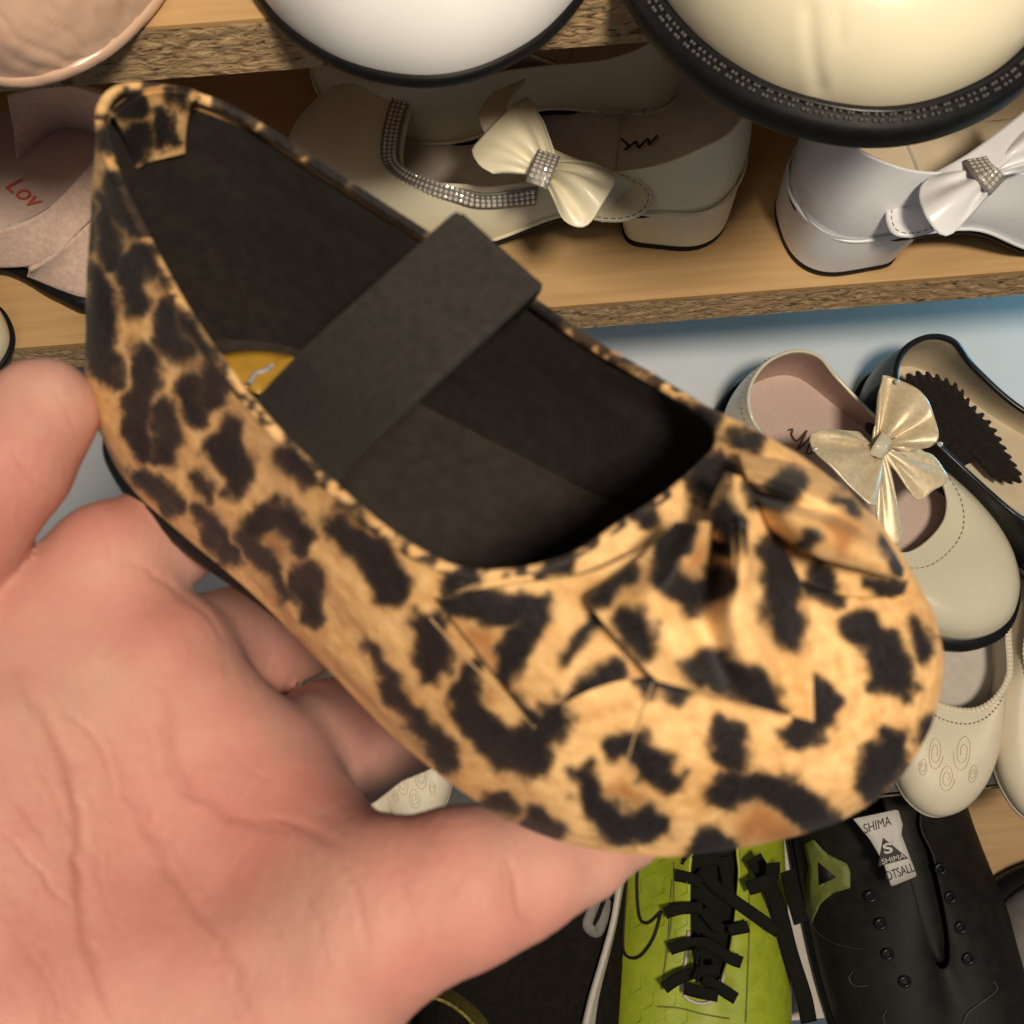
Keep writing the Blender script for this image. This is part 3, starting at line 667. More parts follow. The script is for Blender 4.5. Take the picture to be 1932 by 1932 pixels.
# ---- the bow: folded pieces of the same cloth laid on the vamp
def vamp(q, off):                  # point on the vamp under pixel q, lifted by off mm
    d = np.array([(q[0] - CPX) / FPX, -(q[1] - CPX) / FPX, -1.0]); d = RS.T @ d; d /= np.linalg.norm(d); o = -RS.T @ TS * 1000
    hit, n_, _, _ = UP_BVH.ray_cast(Vector(o), Vector(d))
    if hit is None: return None
    n_ = np.array(n_); n_ = n_ if n_ @ d < 0 else -n_
    return np.array(hit) + n_ * off
def vamp_or(q, off, z):
    p = vamp(q, 0)
    if p is None or p[0] < 95: return sz(q, z)
    d = np.array([(q[0] - CPX) / FPX, -(q[1] - CPX) / FPX, -1.0]); d = RS.T @ d; d /= np.linalg.norm(d)
    return p - d * off             # lift along the line of sight so the outline stays where it was traced
def cloth_piece(name, edge_a, edge_b, off, n=110, m=110, thick=1.2, z=40.0, edges=lambda P: [], tags=('body',)):
    """edge_a, edge_b: pixel polylines; off(u,v): lift in mm"""
    A = smoothpath(np.array(edge_a, float), n); B = smoothpath(np.array(edge_b, float), n)
    v = np.linspace(0, 1, m); Q = A[:, None] * (1 - v)[None, :, None] + B[:, None] * v[None, :, None]
    P = np.zeros((n, m, 3))
    for i in range(n):
        for j in range(m): P[i, j] = vamp_or(Q[i, j], off(i / (n - 1), v[j]), z)
    # relax depth steps at the rim of the vamp
    for _ in range(9):
        P[1:-1, 1:-1] = .5 * P[1:-1, 1:-1] + .125 * (P[2:, 1:-1] + P[:-2, 1:-1] + P[1:-1, 2:] + P[1:-1, :-2])
    o = part(name, P.reshape(-1, 3), gridfaces(n, m), M['leopard'], leo, world=False, solid=thick)
    # make the outside face the eye
    nr = np.empty(n * m * 3, np.float32); o.data.vertices.foreach_get('normal', nr); e = -RS.T @ TS * 1000
    if np.sum(nr.reshape(-1, 3) * (e - P.reshape(-1, 3))) < 0: o.data.flip_normals()
    paint_print(o, leo, True, tags)
    for E in edges(P):
        if np.linalg.norm(np.diff(E, axis=0), axis=1).sum() < 6: continue
        Ve, Fe = tube(even(E, 60), .10, 6); part('cut_edge', Ve, Fe, M['seam'], o, world=False)
    return o
# left tail lying on the vamp
cloth_piece('bow_tail', [(822, 1130), (960, 1104), (1110, 1080), (1240, 1020)], [(1010, 1372), (1075, 1322), (1150, 1290), (1235, 1275)], lambda u, v: 1.5 + 2.5 * u + 1.5 * math.sin(math.pi * v) * u, tags=('tail',))
# right tail peeping from under the loop
cloth_piece('bow_tail', [(1490, 1030), (1560, 1052), (1630, 1080), (1715, 1095)], [(1500, 1085), (1560, 1110), (1630, 1125), (1706, 1122)], lambda u, v: 2.2, n=60, m=30, edges=lambda P: [P[:, 0]], tags=('under',))
# the big loop on the right
def lobe(u, v): return 3.0 + 18.0 * math.sin(math.pi * min(1, u * .85 + .13))**.7 * math.sin(math.pi * v * .80)**.8 - 7 * math.exp(-((v - .55 + .25 * u) / .08)**2) * (1 - u)
cloth_piece('bow_loop', [(1392, 850), (1440, 862), (1520, 880), (1600, 925), (1664, 1005), (1706, 1072)], [(1440, 985), (1465, 1005), (1520, 1040), (1590, 1062), (1655, 1080), (1704, 1092)], lobe, edges=lambda P: [P[45:, -1]], tags=('loop',))
# front flap folded over the middle
def flap(u, v):
    w_ = (1 - u)
    fold = 9.5 * math.exp(-((v - .66) / (.06 + .10 * u))**2) * w_**.8 - 6.0 * math.exp(-((v - .50) / (.06 + .06 * u))**2) * w_ + 5.0 * math.exp(-((v - .27) / .12)**2) * w_
    return 6.5 + 2.2 * v + 2.5 * math.sin(math.pi * v) * (1 - u * .5) + fold + 1.0 * u * (1 - v)
cloth_piece('bow_flap', [(1275, 985), (1215, 1045), (1160, 1090), (1113, 1132), (1165, 1205), (1240, 1285)], [(1455, 985), (1490, 1050), (1520, 1120), (1532, 1190), (1534, 1280), (1536, 1362)], flap, tags=('flap',))
# the pinch at the centre
def knot(u, v): return 8.5 + 6.0 * math.sin(math.pi * v)
cloth_piece('bow_knot', [(1370, 890), (1340, 950), (1330, 1010)], [(1400, 905), (1450, 960), (1462, 1030)], knot, n=50, m=50, tags=('flap', 'loop'))
# light raw seams
for pts in [[(826, 1134), (880, 1110), (950, 1087)], [(812, 1165), (900, 1262), (1010, 1372)], [(1232, 1285), (1205, 1360), (1182, 1440)]]:
    P = [vamp(q, 0.12) for q in smoothpath(np.array(pts, float), 24)]; P = [p for p in P if p is not None]
    V, F = tube(np.array(P), 0.13, 6); part('seam', V, F, M['seam'], leo, world=False)
# ================================================================== the hand
def pc(q, depth): return np.array([(q[0] - CPX) / FPX * depth, -(q[1] - CPX) / FPX * depth, -depth])
def cap_sdf(X, a, b, ra, rb):
    d = b - a; L = d @ d; t = np.clip(((X - a) @ d) / L, 0, 1)
    return np.linalg.norm(X - a - t[..., None] * d, axis=-1) - (ra + t * (rb - ra))
def smin(a, b, k):
    h = np.clip(.5 + .5 * (b - a) / k, 0, 1); return b * (1 - h) + a * h - k * h * (1 - h)
def chain(X, pts, k=2.5):
    D = None
    for (qa, da, ra), (qb, db, rb) in zip(pts[:-1], pts[1:]):
        c = cap_sdf(X, pc(qa, da), pc(qb, db), ra, rb); D = c if D is None else smin(D, c, k)
    return D
def surface_nets(Fv, org, h):
    nx, ny, nz = Fv.shape; s = Fv < 0
    acc = np.zeros((nx - 1, ny - 1, nz - 1, 3), np.float32); cnt = np.zeros((nx - 1, ny - 1, nz - 1), np.float32)
    def sl(o): return tuple(slice(o[i], Fv.shape[i] - 1 + o[i]) for i in range(3))
    cor = [(i, j, k) for i in (0, 1) for j in (0, 1) for k in (0, 1)]
    for a in cor:
        for ax in range(3):
            if a[ax]: continue
            b = list(a); b[ax] = 1
            fa, fb = Fv[sl(a)], Fv[sl(b)]; x = (fa < 0) != (fb < 0)
            t = np.where(x, fa / np.where(x, fa - fb, 1), 0)
            for c in range(3): acc[..., c] += np.where(x, a[c] + (t if c == ax else 0), 0)
            cnt += x
    act = cnt > 0; ids = -np.ones(act.shape, np.int64); ids[act] = np.arange(act.sum())
    base = np.stack(np.nonzero(act), 1); V = (acc[act] / cnt[act][:, None] + base) * h + org
    Q = []
    for ax in range(3):
        o1, o2 = [i for i in range(3) if i != ax]
        A = [slice(1, -1)] * 3; A[ax] = slice(0, -1); B = list(A); B[ax] = slice(1, None)
        sa, sb = s[tuple(A)], s[tuple(B)]; x = np.stack(np.nonzero(sa != sb), 1)
        if not len(x): continue
        off = np.array([1, 1, 1]); off[ax] = 0; g = x + off; fl = sa[sa != sb]
        def cell(d1, d2):
            c = g.copy(); c[:, o1] -= d1; c[:, o2] -= d2; return ids[c[:, 0], c[:, 1], c[:, 2]]
        q = np.stack([cell(1, 1), cell(0, 1), cell(0, 0), cell(1, 0)], 1)
        if ax == 1: fl = ~fl
        q[~fl] = q[~fl][:, ::-1]; Q.append(q)
    Q = np.concatenate(Q); return V, Q[(Q >= 0).all(1)]
HH = 1.0
lo = np.array([-125., -140., -240.]); hi = np.array([40., 45., -105.])
gx, gy, gz = [np.arange(lo[i], hi[i], HH) for i in range(3)]
X = np.stack(np.meshgrid(gx, gy, gz, indexing='ij'), -1)
# palm: broad cushions (pixel, depth mm, radius mm)
palm = None
for pts in [
    [((150, 1205), 184, 13), ((285, 1268), 184, 12.8), ((405, 1430), 182, 13.6), ((512, 1575), 178, 14.6), ((575, 1700), 170, 15), ((560, 1900), 162, 16)],
    [((30, 1240), 182, 15), ((40, 1420), 176, 18), ((20, 1650), 168, 21), ((0, 1900), 160, 24), ((0, 2150), 158, 26)],
    [((160, 1330), 184, 15), ((260, 1560), 179, 18), ((300, 1800), 170, 20), ((300, 2150), 163, 24)],
    [((300, 1400), 184, 15), ((400, 1600), 180, 16), ((440, 1850), 168, 19), ((440, 2150), 160, 22)],
    [((-120, 1350), 184, 16), ((-150, 1800), 170, 22)]]:
    c = chain(X, pts, 7); palm = c if palm is None else smin(palm, c, 8)
fingers = [
    [((115, 1170), 184, 10), ((205, 1060), 186, 10), ((315, 1008), 197, 9.6), ((430, 950), 213, 9)],                 # index, behind the heel
    [((310, 1240), 187, 11.5), ((425, 1235), 213, 12.6), ((560, 1172), 225, 12), ((650, 1100), 228, 11)],               # middle
    [((500, 1460), 185, 12.2), ((628, 1408), 213, 13.2), ((775, 1340), 223, 12.2), ((880, 1270), 226, 11)],                # ring
    [((600, 1750), 165, 15), ((720, 1722), 159, 13.4), ((870, 1675), 158, 11.6), ((985, 1640), 162, 9.6), ((1090, 1600), 168, 8.0), ((1180, 1560), 176, 7.2)]]  # little finger, nearest
thumb = [((-220, 1150), 170, 14), ((-90, 975), 171, 12.3), ((10, 870), 174, 10.6), ((80, 778), 178, 9.6)]
D = palm
tot = None
for f_ in fingers:
    c = smin(palm, chain(X, f_, 4), 8.0 if f_ is fingers[0] or f_ is fingers[3] else 4.0); tot = c if tot is None else np.minimum(tot, c)
c = smin(palm, chain(X, thumb, 3), 1.5); tot = np.minimum(tot, c)
# soft swellings and hollows of the palm
def bump_at(q, d, r, amp):
    global tot
    p = pc(q, d); tot = tot - amp * np.exp(-np.sum((X - p)**2, -1) / (2 * r * r))
bump_at((620, 1870), 150, 8, 1.5); bump_at((560, 1500), 166, 7, 1.0); bump_at((390, 1300), 170, 7, .8); bump_at((80, 1400), 160, 12, 1.5)
bump_at((300, 1620), 160, 10, -2.2); bump_at((500, 1680), 158, 6, -1.6); bump_at((1000, 1690), 152, 3.0, -0.7)
V, Q = surface_nets(tot.astype(np.float32), lo, HH)
keep = np.ones(len(Q), bool)
hand = part('hand', V * 0.001 @ RCN.T + CAMN, Q, M['skin'], None)
tag(hand, 'open left hand with pale pink palm gripping the leopard print shoe from below', 'hand')
cs = hand.modifiers.new('relax', 'SMOOTH'); cs.factor = 0.5; cs.iterations = 14
sb = hand.modifiers.new('refine', 'SUBSURF'); sb.levels = 1; sb.render_levels = 1
dg = bpy.context.evaluated_depsgraph_get(); me = bpy.data.meshes.new_from_object(hand.evaluated_get(dg)); hand.modifiers.clear()
old = hand.data; hand.data = me; bpy.data.meshes.remove(old)
n = len(me.vertices); co = np.empty(n * 3, np.float32); me.vertices.foreach_get('co', co); co = co.reshape(-1, 3)
nr = np.empty(n * 3, np.float32); me.vertices.foreach_get('normal', nr); nr = nr.reshape(-1, 3)
if np.sum(nr * (co - co.mean(0))) < 0: me.flip_normals(); nr = -nr
q = project(co); facing = np.sum(nr * (CAMN - co), 1) > 0
creases = [  # palm and finger creases: photo pixels, width px, depth mm
    ([(30, 1270), (90, 1360), (140, 1480), (150, 1640), (170, 1800), (230, 1932)], 13, 1.0),
    ([(120, 1330), (190, 1420), (220, 1500)], 6, .45),
    ([(210, 1400), (250, 1500), (320, 1640), (420, 1790), (480, 1932)], 12, .75),
    ([(310, 1300), (315, 1400), (340, 1470), (420, 1530), (500, 1560), (560, 1560)], 12, .8),
    ([(0, 1570), (60, 1630), (110, 1690), (140, 1730)], 5, .5),
    ([(460, 1560), (540, 1545), (640, 1600)], 9, .7),
    ([(230, 1062), (300, 1090), (390, 1160), (430, 1210)], 7, .5),
    ([(960, 1600), (968, 1660), (985, 1720), (1010, 1760)], 9, .6), ([(945, 1620), (955, 1690)], 5, .35),
    ([(630, 1600), (680, 1700), (700, 1800)], 9, .45), ([(280, 1560), (330, 1600), (380, 1680)], 5, .3),
    ([(100, 1500), (130, 1560), (140, 1600)], 4, .3), ([(180, 1560), (200, 1700), (260, 1830)], 4, .25), ([(350, 1720), (420, 1850), (440, 1932)], 5, .3),
    ([(60, 1420), (110, 1520), (120, 1620)], 4, .25), ([(260, 1350), (290, 1440), (300, 1500)], 4, .22), ([(420, 1400), (470, 1450), (520, 1470)], 4, .22), ([(400, 1620), (470, 1690), (540, 1780)], 4, .25),
    ([(0, 1480), (70, 1560), (100, 1610)], 4, .25), ([(560, 1660), (600, 1740), (620, 1840)], 5, .28), ([(30, 1760), (90, 1850), (120, 1932)], 4, .25), ([(740, 1590), (760, 1680), (790, 1760)], 5, .25),
    ([(80, 720), (120, 760), (150, 830)], 5, .2), ([(20, 850), (60, 900), (110, 930)], 6, .3), ([(170, 960), (200, 1010), (215, 1060)], 5, .25)]
dep = np.zeros(n); col = np.zeros(n)
wq = q + np.stack([vnoise(q[:, 0] / 30, q[:, 1] / 30, 31) - .5, vnoise(q[:, 0] / 30, q[:, 1] / 30, 32) - .5], 1) * 14
for pts, wd, dp in creases:
    P = smoothpath(np.array(pts, float), 50); d = np.full(n, 1e9)
    idx = np.nonzero((q[:, 0] > P[:, 0].min() - 60) & (q[:, 0] < P[:, 0].max() + 60) & (q[:, 1] > P[:, 1].min() - 60) & (q[:, 1] < P[:, 1].max() + 60) & facing)[0]
    tt = np.zeros(len(idx)); dd = np.full(len(idx), 1e9)
    for k_, p in enumerate(P):
        e = np.hypot(*(wq[idx] - p).T); u = e < dd; dd[u] = e[u]; tt[u] = k_ / 49
    wd = wd * 1.0; g = np.exp(-(dd / wd)**2) * np.sin(np.pi * np.clip(tt, .03, .97))**.5
    lip = np.exp(-((dd - 2.2 * wd) / (1.2 * wd))**2) * .25
    dep[idx] = np.maximum(dep[idx], dp * g) 
    col[idx] = np.maximum(col[idx], g * min(1, dp))
fine = (vnoise(q[:, 0] / 9, q[:, 1] / 16, 41) - .5) * .10 + (vnoise(q[:, 0] / 60, q[:, 1] / 80, 42) - .5) * .35
co = co - nr * (dep * .55 - fine * 1.2)[:, None] * 0.001
me.vertices.foreach_set('co', co.astype(np.float32).ravel()); me.update()
at = me.attributes.new('crease', 'FLOAT', 'POINT'); at.data.foreach_set('value', np.clip(col * .36, 0, 1).astype(np.float32))  # soft shading of the creases, painted into the skin as a darker red
# ================================================================== shoes on the shelves
def yawed(toe_q, z, yaw, L):
    t = atz(toe_q, z); a = math.radians(yaw); d = np.array([math.cos(a), math.sin(a), 0])
    return t - d * L * 0.001, Matrix.Rotation(a, 3, 'Z')
def lp(root, P): return to_world(root, P)
def sole_line(b, off, z, n=300, lo=None):
    B = b['B'] + b['n'] * off; P = np.c_[B[:, :2], b['B'][:, 2] + z]; return np.vstack([P, P[:1]])
def heel_block(root, L, wh, h, fwd, m, cap, taper=.86, back=0.0):
    a = np.linspace(0, 2 * np.pi, 60, endpoint=False); lv = []
    def ring(s, z, x1):
        xs = back + (x1 - back) * .5 + (x1 - back) * .5 * np.sign(np.cos(a)) * np.abs(np.cos(a))**np.where(np.cos(a) > 0, .25, .8)
        ys = wh * s * np.sign(np.sin(a)) * np.abs(np.sin(a))**.75
        return np.stack([xs + (1 - s) * 4, ys, np.full(60, z)], 1)
    G = np.stack([ring(1.0, h + 6, fwd + 3), ring(.99, h * .75, fwd + 1), ring(.95, h * .4, fwd - 1), ring(.92, 3.2, fwd - 2)], 1)
    hl = part('heel', G.reshape(-1, 3), gridfaces(60, 4, True, False)[:, ::-1].copy(), m, root, world=False)
    G = np.stack([ring(.92, 3.2, fwd - 2), ring(.935, 3.0, fwd - 1.6), ring(.93, 0.2, fwd - 1.8), ring(.4, 0, fwd - 6)], 1)
    part('heel_tip', G.reshape(-1, 3), gridfaces(60, 4, True, False)[:, ::-1].copy(), cap, hl, world=False)
def rhinestones(root, P, nrm_up, rows, pitch, r, parent=None, name='rhinestone_trim', side=None):
    """rows of tiny stones along the path P (world metres)"""
    s = np.r_[0, np.cumsum(np.linalg.norm(np.diff(P, axis=0), axis=1))]; mb = MB(); n = int(s[-1] / pitch)
    T = np.gradient(P, axis=0); T /= np.linalg.norm(T, axis=1)[:, None]
    for i in range(n):
        t = (i + .5) * pitch; c = np.array([np.interp(t, s, P[:, k]) for k in range(3)]); tt = np.array([np.interp(t, s, T[:, k]) for k in range(3)])
        u = np.array([np.interp(t, s, nrm_up[:, k]) for k in range(3)]); sd = np.cross(u, tt); sd /= np.linalg.norm(sd)
        for k in range(rows):
            V, F = ball((0, 0, 0), r, 6); V = V * [1, 1, .8]; c2 = c + sd * (k - (rows - 1) / 2) * pitch * .92 + u * r * .35
            a = rng.uniform(0, 1.0); R2 = np.array([[math.cos(a), math.sin(a), 0], [-math.sin(a), math.cos(a), 0], [0, 0, 1]])
            fr = np.stack([tt, sd, u]); mb.add((V @ R2) @ fr + c2, F)
    V, F = mb.get(); o = part(name, V, F, M['stone'], parent or root, smooth=False); o['kind'] = 'stuff'; return o
def zheel(h, x0, x1, lo=4.0):
    def f(x):
        t = np.clip((x - x0) / (x1 - x0), 0, 1); t = t * t * (3 - 2 * t); return h * (1 - t) + lo * t
    return f
CAMUP = np.array(RC @ Vector((0, 0, 1)))           # towards the eye
def bow_lobe(root, name, k0, k1, outer, m, nrm, pleat=.0016, npl=3, lift=.004, parent=None):
    V, F = fan(k0, k1, outer, pleat=pleat, npl=npl, lift=lift, nrm=nrm)
    return part(name, V, F, m, parent or root, solid=0.8)

# ---- shelf two: cream block-heeled shoe with the bow, toe to the left
HZ = 26.0
def mary_jane(root, L, m, lining, insole, hb=56, hs=36, tx=.725, wh=31, wb=42, h=HZ, welt=True):
    zf = zheel(h, 62, L * .60)
    rows = template(L, wh, wb, h + hb - 18, h + hs - 22, L * tx, 26, 28, zf=zf, rimw=.86, lean=3, sq=.6)
    for r in rows:                       # opening edge follows the arch of the sole
        f = np.clip((r[3] - 55) / 40, 0, 1)
    b = shoe_body(root, rows, m, lining, insole, M['blacksole'], n=140, m=22, sole_t=3.0, sole_out=.1, inset=1.5, rim_r=.8, zfl=zf)
    heel_block(root, L, wh + .6, h - 2, 50, m, M['blacksole'])
    V, F = tube(np.c_[(b['B'] + b['n'] * 1.2)[:, :2], b['B'][:, 2] + 2.2], .8, 6, True); part('welt', V, F, m, root, world=False)
    return b
a, R, L = on_floor((1380, 378), (555, 300), S2)
cmj = thing('mary_jane_shoe', 'cream block heeled mary jane with pale bow and rhinestone rim, on the middle shelf', 'shoe', CAMN * 0 + [a[0], a[1], CAM_H + S2], R)
b = mary_jane(cmj, L, M['cream'], M['beigeinsole'], M['beigeinsole'])
# rhinestone band round the front of the opening
Rr = to_world(cmj, b['R']); nB = b['n'] @ np.array(R).T
i0 = np.nonzero(b['R'][:, 0] > L * .41)[0]
seg = i0[np.argsort(i0)]
def below_rim(dist):                # points on the upper, dist mm down from the opening edge, and the surface normals there
    out = []; nn_ = []
    Gs_ = b['G']; Tn_ = np.roll(Gs_, -1, 0) - np.roll(Gs_, 1, 0); Sn_ = np.gradient(Gs_, axis=1); Nn_ = np.cross(Tn_, Sn_); Nn_ /= np.linalg.norm(Nn_, axis=2)[:, :, None] + 1e-9
    for i in seg:
        row = Gs_[i, ::-1]; s_ = np.r_[0, np.cumsum(np.linalg.norm(np.diff(row, axis=0), axis=1))]
        out.append([np.interp(dist, s_, row[:, k]) for k in range(3)]); k = Gs_.shape[1] - 1 - int(np.searchsorted(s_, dist)); nv = Nn_[i, k]
        nn_.append(nv if nv[2] > 0 else -nv)
    return to_world(cmj, out), np.array(nn_) @ np.array(R).T
P, U = below_rim(5.2); P0_, _ = below_rim(1.2); P1_, _ = below_rim(9.2)
V, F = ribbon(P0_ + U * .0006, P1_ + U * .0006, 120, 8)
rb = part('rhinestone_band', V, F, M['stoneback'], cmj, solid=.8)
P = smoothpath(P[::3] + U[::3] * .0009, 120); U = smoothpath(U[::3], 120); U /= np.linalg.norm(U, axis=1)[:, None]
rhinestones(cmj, P, U, 3, .00225, .00105, rb, 'rhinestone')
# strap across with its rounded tab, then the bow
zt = lambda q, z: atz(q, S2 + z)
A_ = [zt((932, 172), .050), zt((903, 215), .060), zt((930, 270), .065), zt((1000, 330), .064), zt((1075, 378), .054), zt((1140, 420), .042)]
B_ = [zt((990, 148), .050), zt((955, 200), .060), zt((990, 250), .065), zt((1065, 290), .064), zt((1155, 322), .054), zt((1215, 352), .042)]
V, F = ribbon(A_, B_, 50, 10); stp = part('strap', V, F, M['cream'], cmj, solid=1.4)
tabo = [(1100, 345), (1160, 325), (1215, 350), (1229, 375), (1215, 402), (1175, 418), (1120, 415), (1075, 395)]
tp = catmull(np.array([zt(q, .043) for q in tabo]), 64); c0 = tp.mean(0); G_ = np.stack([tp, tp * .92 + c0 * .08 + CAMUP * .0006, tp * .5 + c0 * .5 + CAMUP * .0008, np.tile(c0 + CAMUP * .0008, (64, 1))], 1)
tb = part('strap_tab', G_.reshape(-1, 3), gridfaces(64, 4, True), M['cream'], cmj, solid=1.2)
V, F = stitches(np.vstack([tp, tp[:1]]) * .90 + c0 * .10 + CAMUP * .0018, .0018, .0011, .00032); part('stitching', V, F, M['creamstitch'], tb)
bz = .070
def ck(q, z=bz): return zt(q, z)
bow = part('bow', *tube([ck((1012, 300), bz), ck((1040, 345), bz)], .003, 8), M['cream'], cmj)
bow_lobe(cmj, 'bow_lobe', ck((1052, 300)), ck((1000, 330)), [ck((1030, 238), bz + .001), ck((1008, 200)), ck((990, 183)), ck((940, 225), bz + .003), ck((898, 268), bz + .002), ck((889, 285)), ck((905, 312)), ck((930, 328), bz)], M['cream'], CAMUP, .0022, 2.2, .007, bow)
bow_lobe(cmj, 'bow_lobe', ck((1030, 350)), ck((1050, 300)), [ck((1050, 395)), ck((1066, 418)), ck((1090, 428)), ck((1112, 420), bz + .001), ck((1140, 380), bz + .004), ck((1160, 342), bz + .002), ck((1158, 328)), ck((1120, 305))], M['cream'], CAMUP, .0022, 2.2, .007, bow)
kp = np.array([ck((1036, 288), bz + .006), ck((1024, 318), bz + .0085), ck((1012, 350), bz + .006)])
Pk = smoothpath(kp, 30); V, F = ribbon_along(Pk, .0085, CAMUP, 30); kb = part('bow_knot', V, F, M['stoneback'], bow, solid=1.0)
rhinestones(cmj, Pk, np.tile(CAMUP, (30, 1)), 4, .0021, .0010, kb, 'rhinestone')
# dots punched in the insole, a black scrawl and a print
mb = MB()
for q in [(1065, 238), (1098, 236), (1125, 238), (1112, 262), (1085, 258), (1140, 285)]: mb.add(*ball(zt(q, .031), .0008, 8))
for k_ in range(9):
    mb.add(*tube([zt((1130 + k_ * 12, 208 + (k_ % 2) * 12 - k_ * .6), .0312), zt((1142 + k_ * 12, 208 + ((k_ + 1) % 2) * 12 - k_ * .6), .0312)], .0004, 5))
part('insole_relief', *mb.get(), M['beigeinsole'], cmj)
sc = [(1172, 262), (1185, 274), (1180, 282), (1200, 268), (1205, 278), (1222, 262), (1225, 272), (1240, 256)]
V, F = tube(smoothpath(np.array([zt(q, .0335) for q in sc]), 50), .0006, 6); part('insole_print', V, F, M['ink'], cmj)
V, F = tube(smoothpath(np.array([zt(q, .0085) for q in [(820, 232), (838, 240), (852, 252), (842, 236), (832, 228)]]), 30), .0008, 6); part('insole_print', V, F, M['stoneback'], cmj)
# its pair, mostly behind it
a, R, L = on_floor((1290, 205), (600, 120), S2)
pair = thing('mary_jane_shoe', 'dim cream shoe standing behind the cream mary jane, only its rim showing', 'shoe', [a[0], a[1], CAM_H + S2], R)
mary_jane(pair, L, M['cream'], M['beigeinsole'], M['beigeinsole'], hb=56, hs=40)

# ---- shelf two, right: white block-heeled shoe with bow, toe to the right
a, R, L0 = on_floor((1468, 440), (2290, 300), S2); L = 188.0
wmj = thing('mary_jane_shoe', 'bluish white block heeled mary jane with bow under the big ivory shoe', 'shoe', [a[0], a[1], CAM_H + S2], R)
b = mary_jane(wmj, L, M['whiteshoe'], M['beigelining'], M['beigelining'], hb=64, hs=50, wh=28, wb=36)
wz = .060
def wk(q, z=wz): return atz(q, S2 + z)
A_ = [wk((1675, 420), .036), wk((1740, 340), .052), wk((1830, 290), .064), wk((1960, 190), .060)]
B_ = [wk((1720, 450), .036), wk((1800, 380), .052), wk((1870, 330), .064), wk((2000, 230), .060)]
V, F = ribbon(A_, B_, 50, 10); part('strap', V, F, M['whiteshoe'], wmj, solid=1.5)
tabo = [(1672, 405), (1690, 372), (1735, 345), (1775, 355), (1790, 400), (1760, 435), (1715, 448), (1682, 440)]
tp = catmull(np.array([wk(q, .044) for q in tabo]), 64); c0 = tp.mean(0); G_ = np.stack([tp, tp * .92 + c0 * .08 + CAMUP * .0006, tp * .5 + c0 * .5 + CAMUP * .0008, np.tile(c0 + CAMUP * .0008, (64, 1))], 1)
tb = part('strap_tab', G_.reshape(-1, 3), gridfaces(64, 4, True), M['whiteshoe'], wmj, solid=1.2)
V, F = stitches(np.vstack([tp, tp[:1]]) * .88 + c0 * .12 + CAMUP * .0018, .0018, .0011, .00032); part('stitching', V, F, M['creamstitch'], tb)
bow = part('bow', *tube([wk((1850, 310)), wk((1872, 340))], .003, 8), M['whiteshoe'], wmj)
bow_lobe(wmj, 'bow_lobe', wk((1842, 318)), wk((1880, 345)), [wk((1800, 325)), wk((1765, 330)), wk((1737, 352)), wk((1742, 400), wz + .003), wk((1768, 438), wz), wk((1795, 442)), wk((1830, 410)), wk((1866, 370))], M['whiteshoe'], CAMUP, .0020, 2.2, .007, bow)
bow_lobe(wmj, 'bow_lobe', wk((1882, 335)), wk((1850, 300)), [wk((1915, 330)), wk((1960, 310)), wk((1990, 280)), wk((1975, 235), wz + .004), wk((1930, 225)), wk((1890, 250)), wk((1870, 275))], M['whiteshoe'], CAMUP, .0020, 2.2, .007, bow)
Pk = smoothpath(np.array([wk((1840, 298), wz + .006), wk((1860, 325), wz + .0085), wk((1884, 352), wz + .006)]), 30); V, F = ribbon_along(Pk, .0085, CAMUP, 30); kb = part('bow_knot', V, F, M['stoneback'], bow, solid=1.0)
rhinestones(wmj, Pk, np.tile(CAMUP, (30, 1)), 4, .0021, .0010, kb, 'rhinestone')
# sewn-on counter patch with its seam
pp = np.array([wk((1592, 268), .07), wk((1575, 330), .060), wk((1560, 400), .046), wk((1548, 430), .036)]); 

# ---- shelf one: three toes sticking out over the edge
def big_toe(name, label, toe_q, yaw, L, wb, toe_h, mu, ms, sole_t=8, out=2.0, zb=9.0, top=0.0, point=0.0):
    loc, R = yawed(toe_q, S1, yaw, L)
    t = thing(name, label, 'shoe', [loc[0], loc[1], CAM_H + S1], R)
    rows = template(L, wb * .78, wb, 95, 85, L * .56, toe_h + 16, toe_h, zf=lambda x: zb, rimw=.62, lean=4, point=point)
    b = shoe_body(t, rows, mu, M['beigelining'], M['beigelining'], ms, n=420, m=80, sole_t=sole_t, sole_out=out, inset=2.5, rim_r=1.2, sole_top=top)
    return t, b
wt, bt = big_toe('flat_shoe', 'smooth white rounded toe with thin black sole over the top shelf edge', (845, 168), -86, 240, 55, 42, M['white'], M['blacksole'], 4.6, .7, 5.6)
it, bi = big_toe('platform_shoe', 'large glossy ivory toe with black beaded welt hanging over the top shelf', (1655, 258), -91, 240, 59, 46, M['creamtop'], M['blacksole'], 8, 6.6, 10.5, .8)
# welt stitches: short paired threads all the way round
Bw = bi['B'] + bi['n'] * 3.9; Pw = np.c_[Bw[:, :2], np.full(len(Bw), 11.6)]; Pw = np.vstack([Pw, Pw[:1]]); Pw = even(Pw, 1200)
s_ = np.r_[0, np.cumsum(np.linalg.norm(np.diff(Pw, axis=0), axis=1))]; Tn = np.gradient(Pw, axis=0); Tn /= np.linalg.norm(Tn, axis=1)[:, None]; Nn = np.stack([-Tn[:, 1], Tn[:, 0], 0 * Tn[:, 0]], 1)
mb = MB(); t_ = 0.0
while t_ < s_[-1] - 4:
    i = int(np.searchsorted(s_, t_))
    if Pw[i, 0] > 90:
        for o_ in (-.9, .9):
            for d_ in (0.0, 1.25): 
                j = min(len(Pw) - 1, int(np.searchsorted(s_, t_ + d_ + (.5 if o_ > 0 else 0)))); mb.add(*ball(Pw[j] + Nn[j] * o_, (.62, .62, .62), 6))
    t_ += 3.5
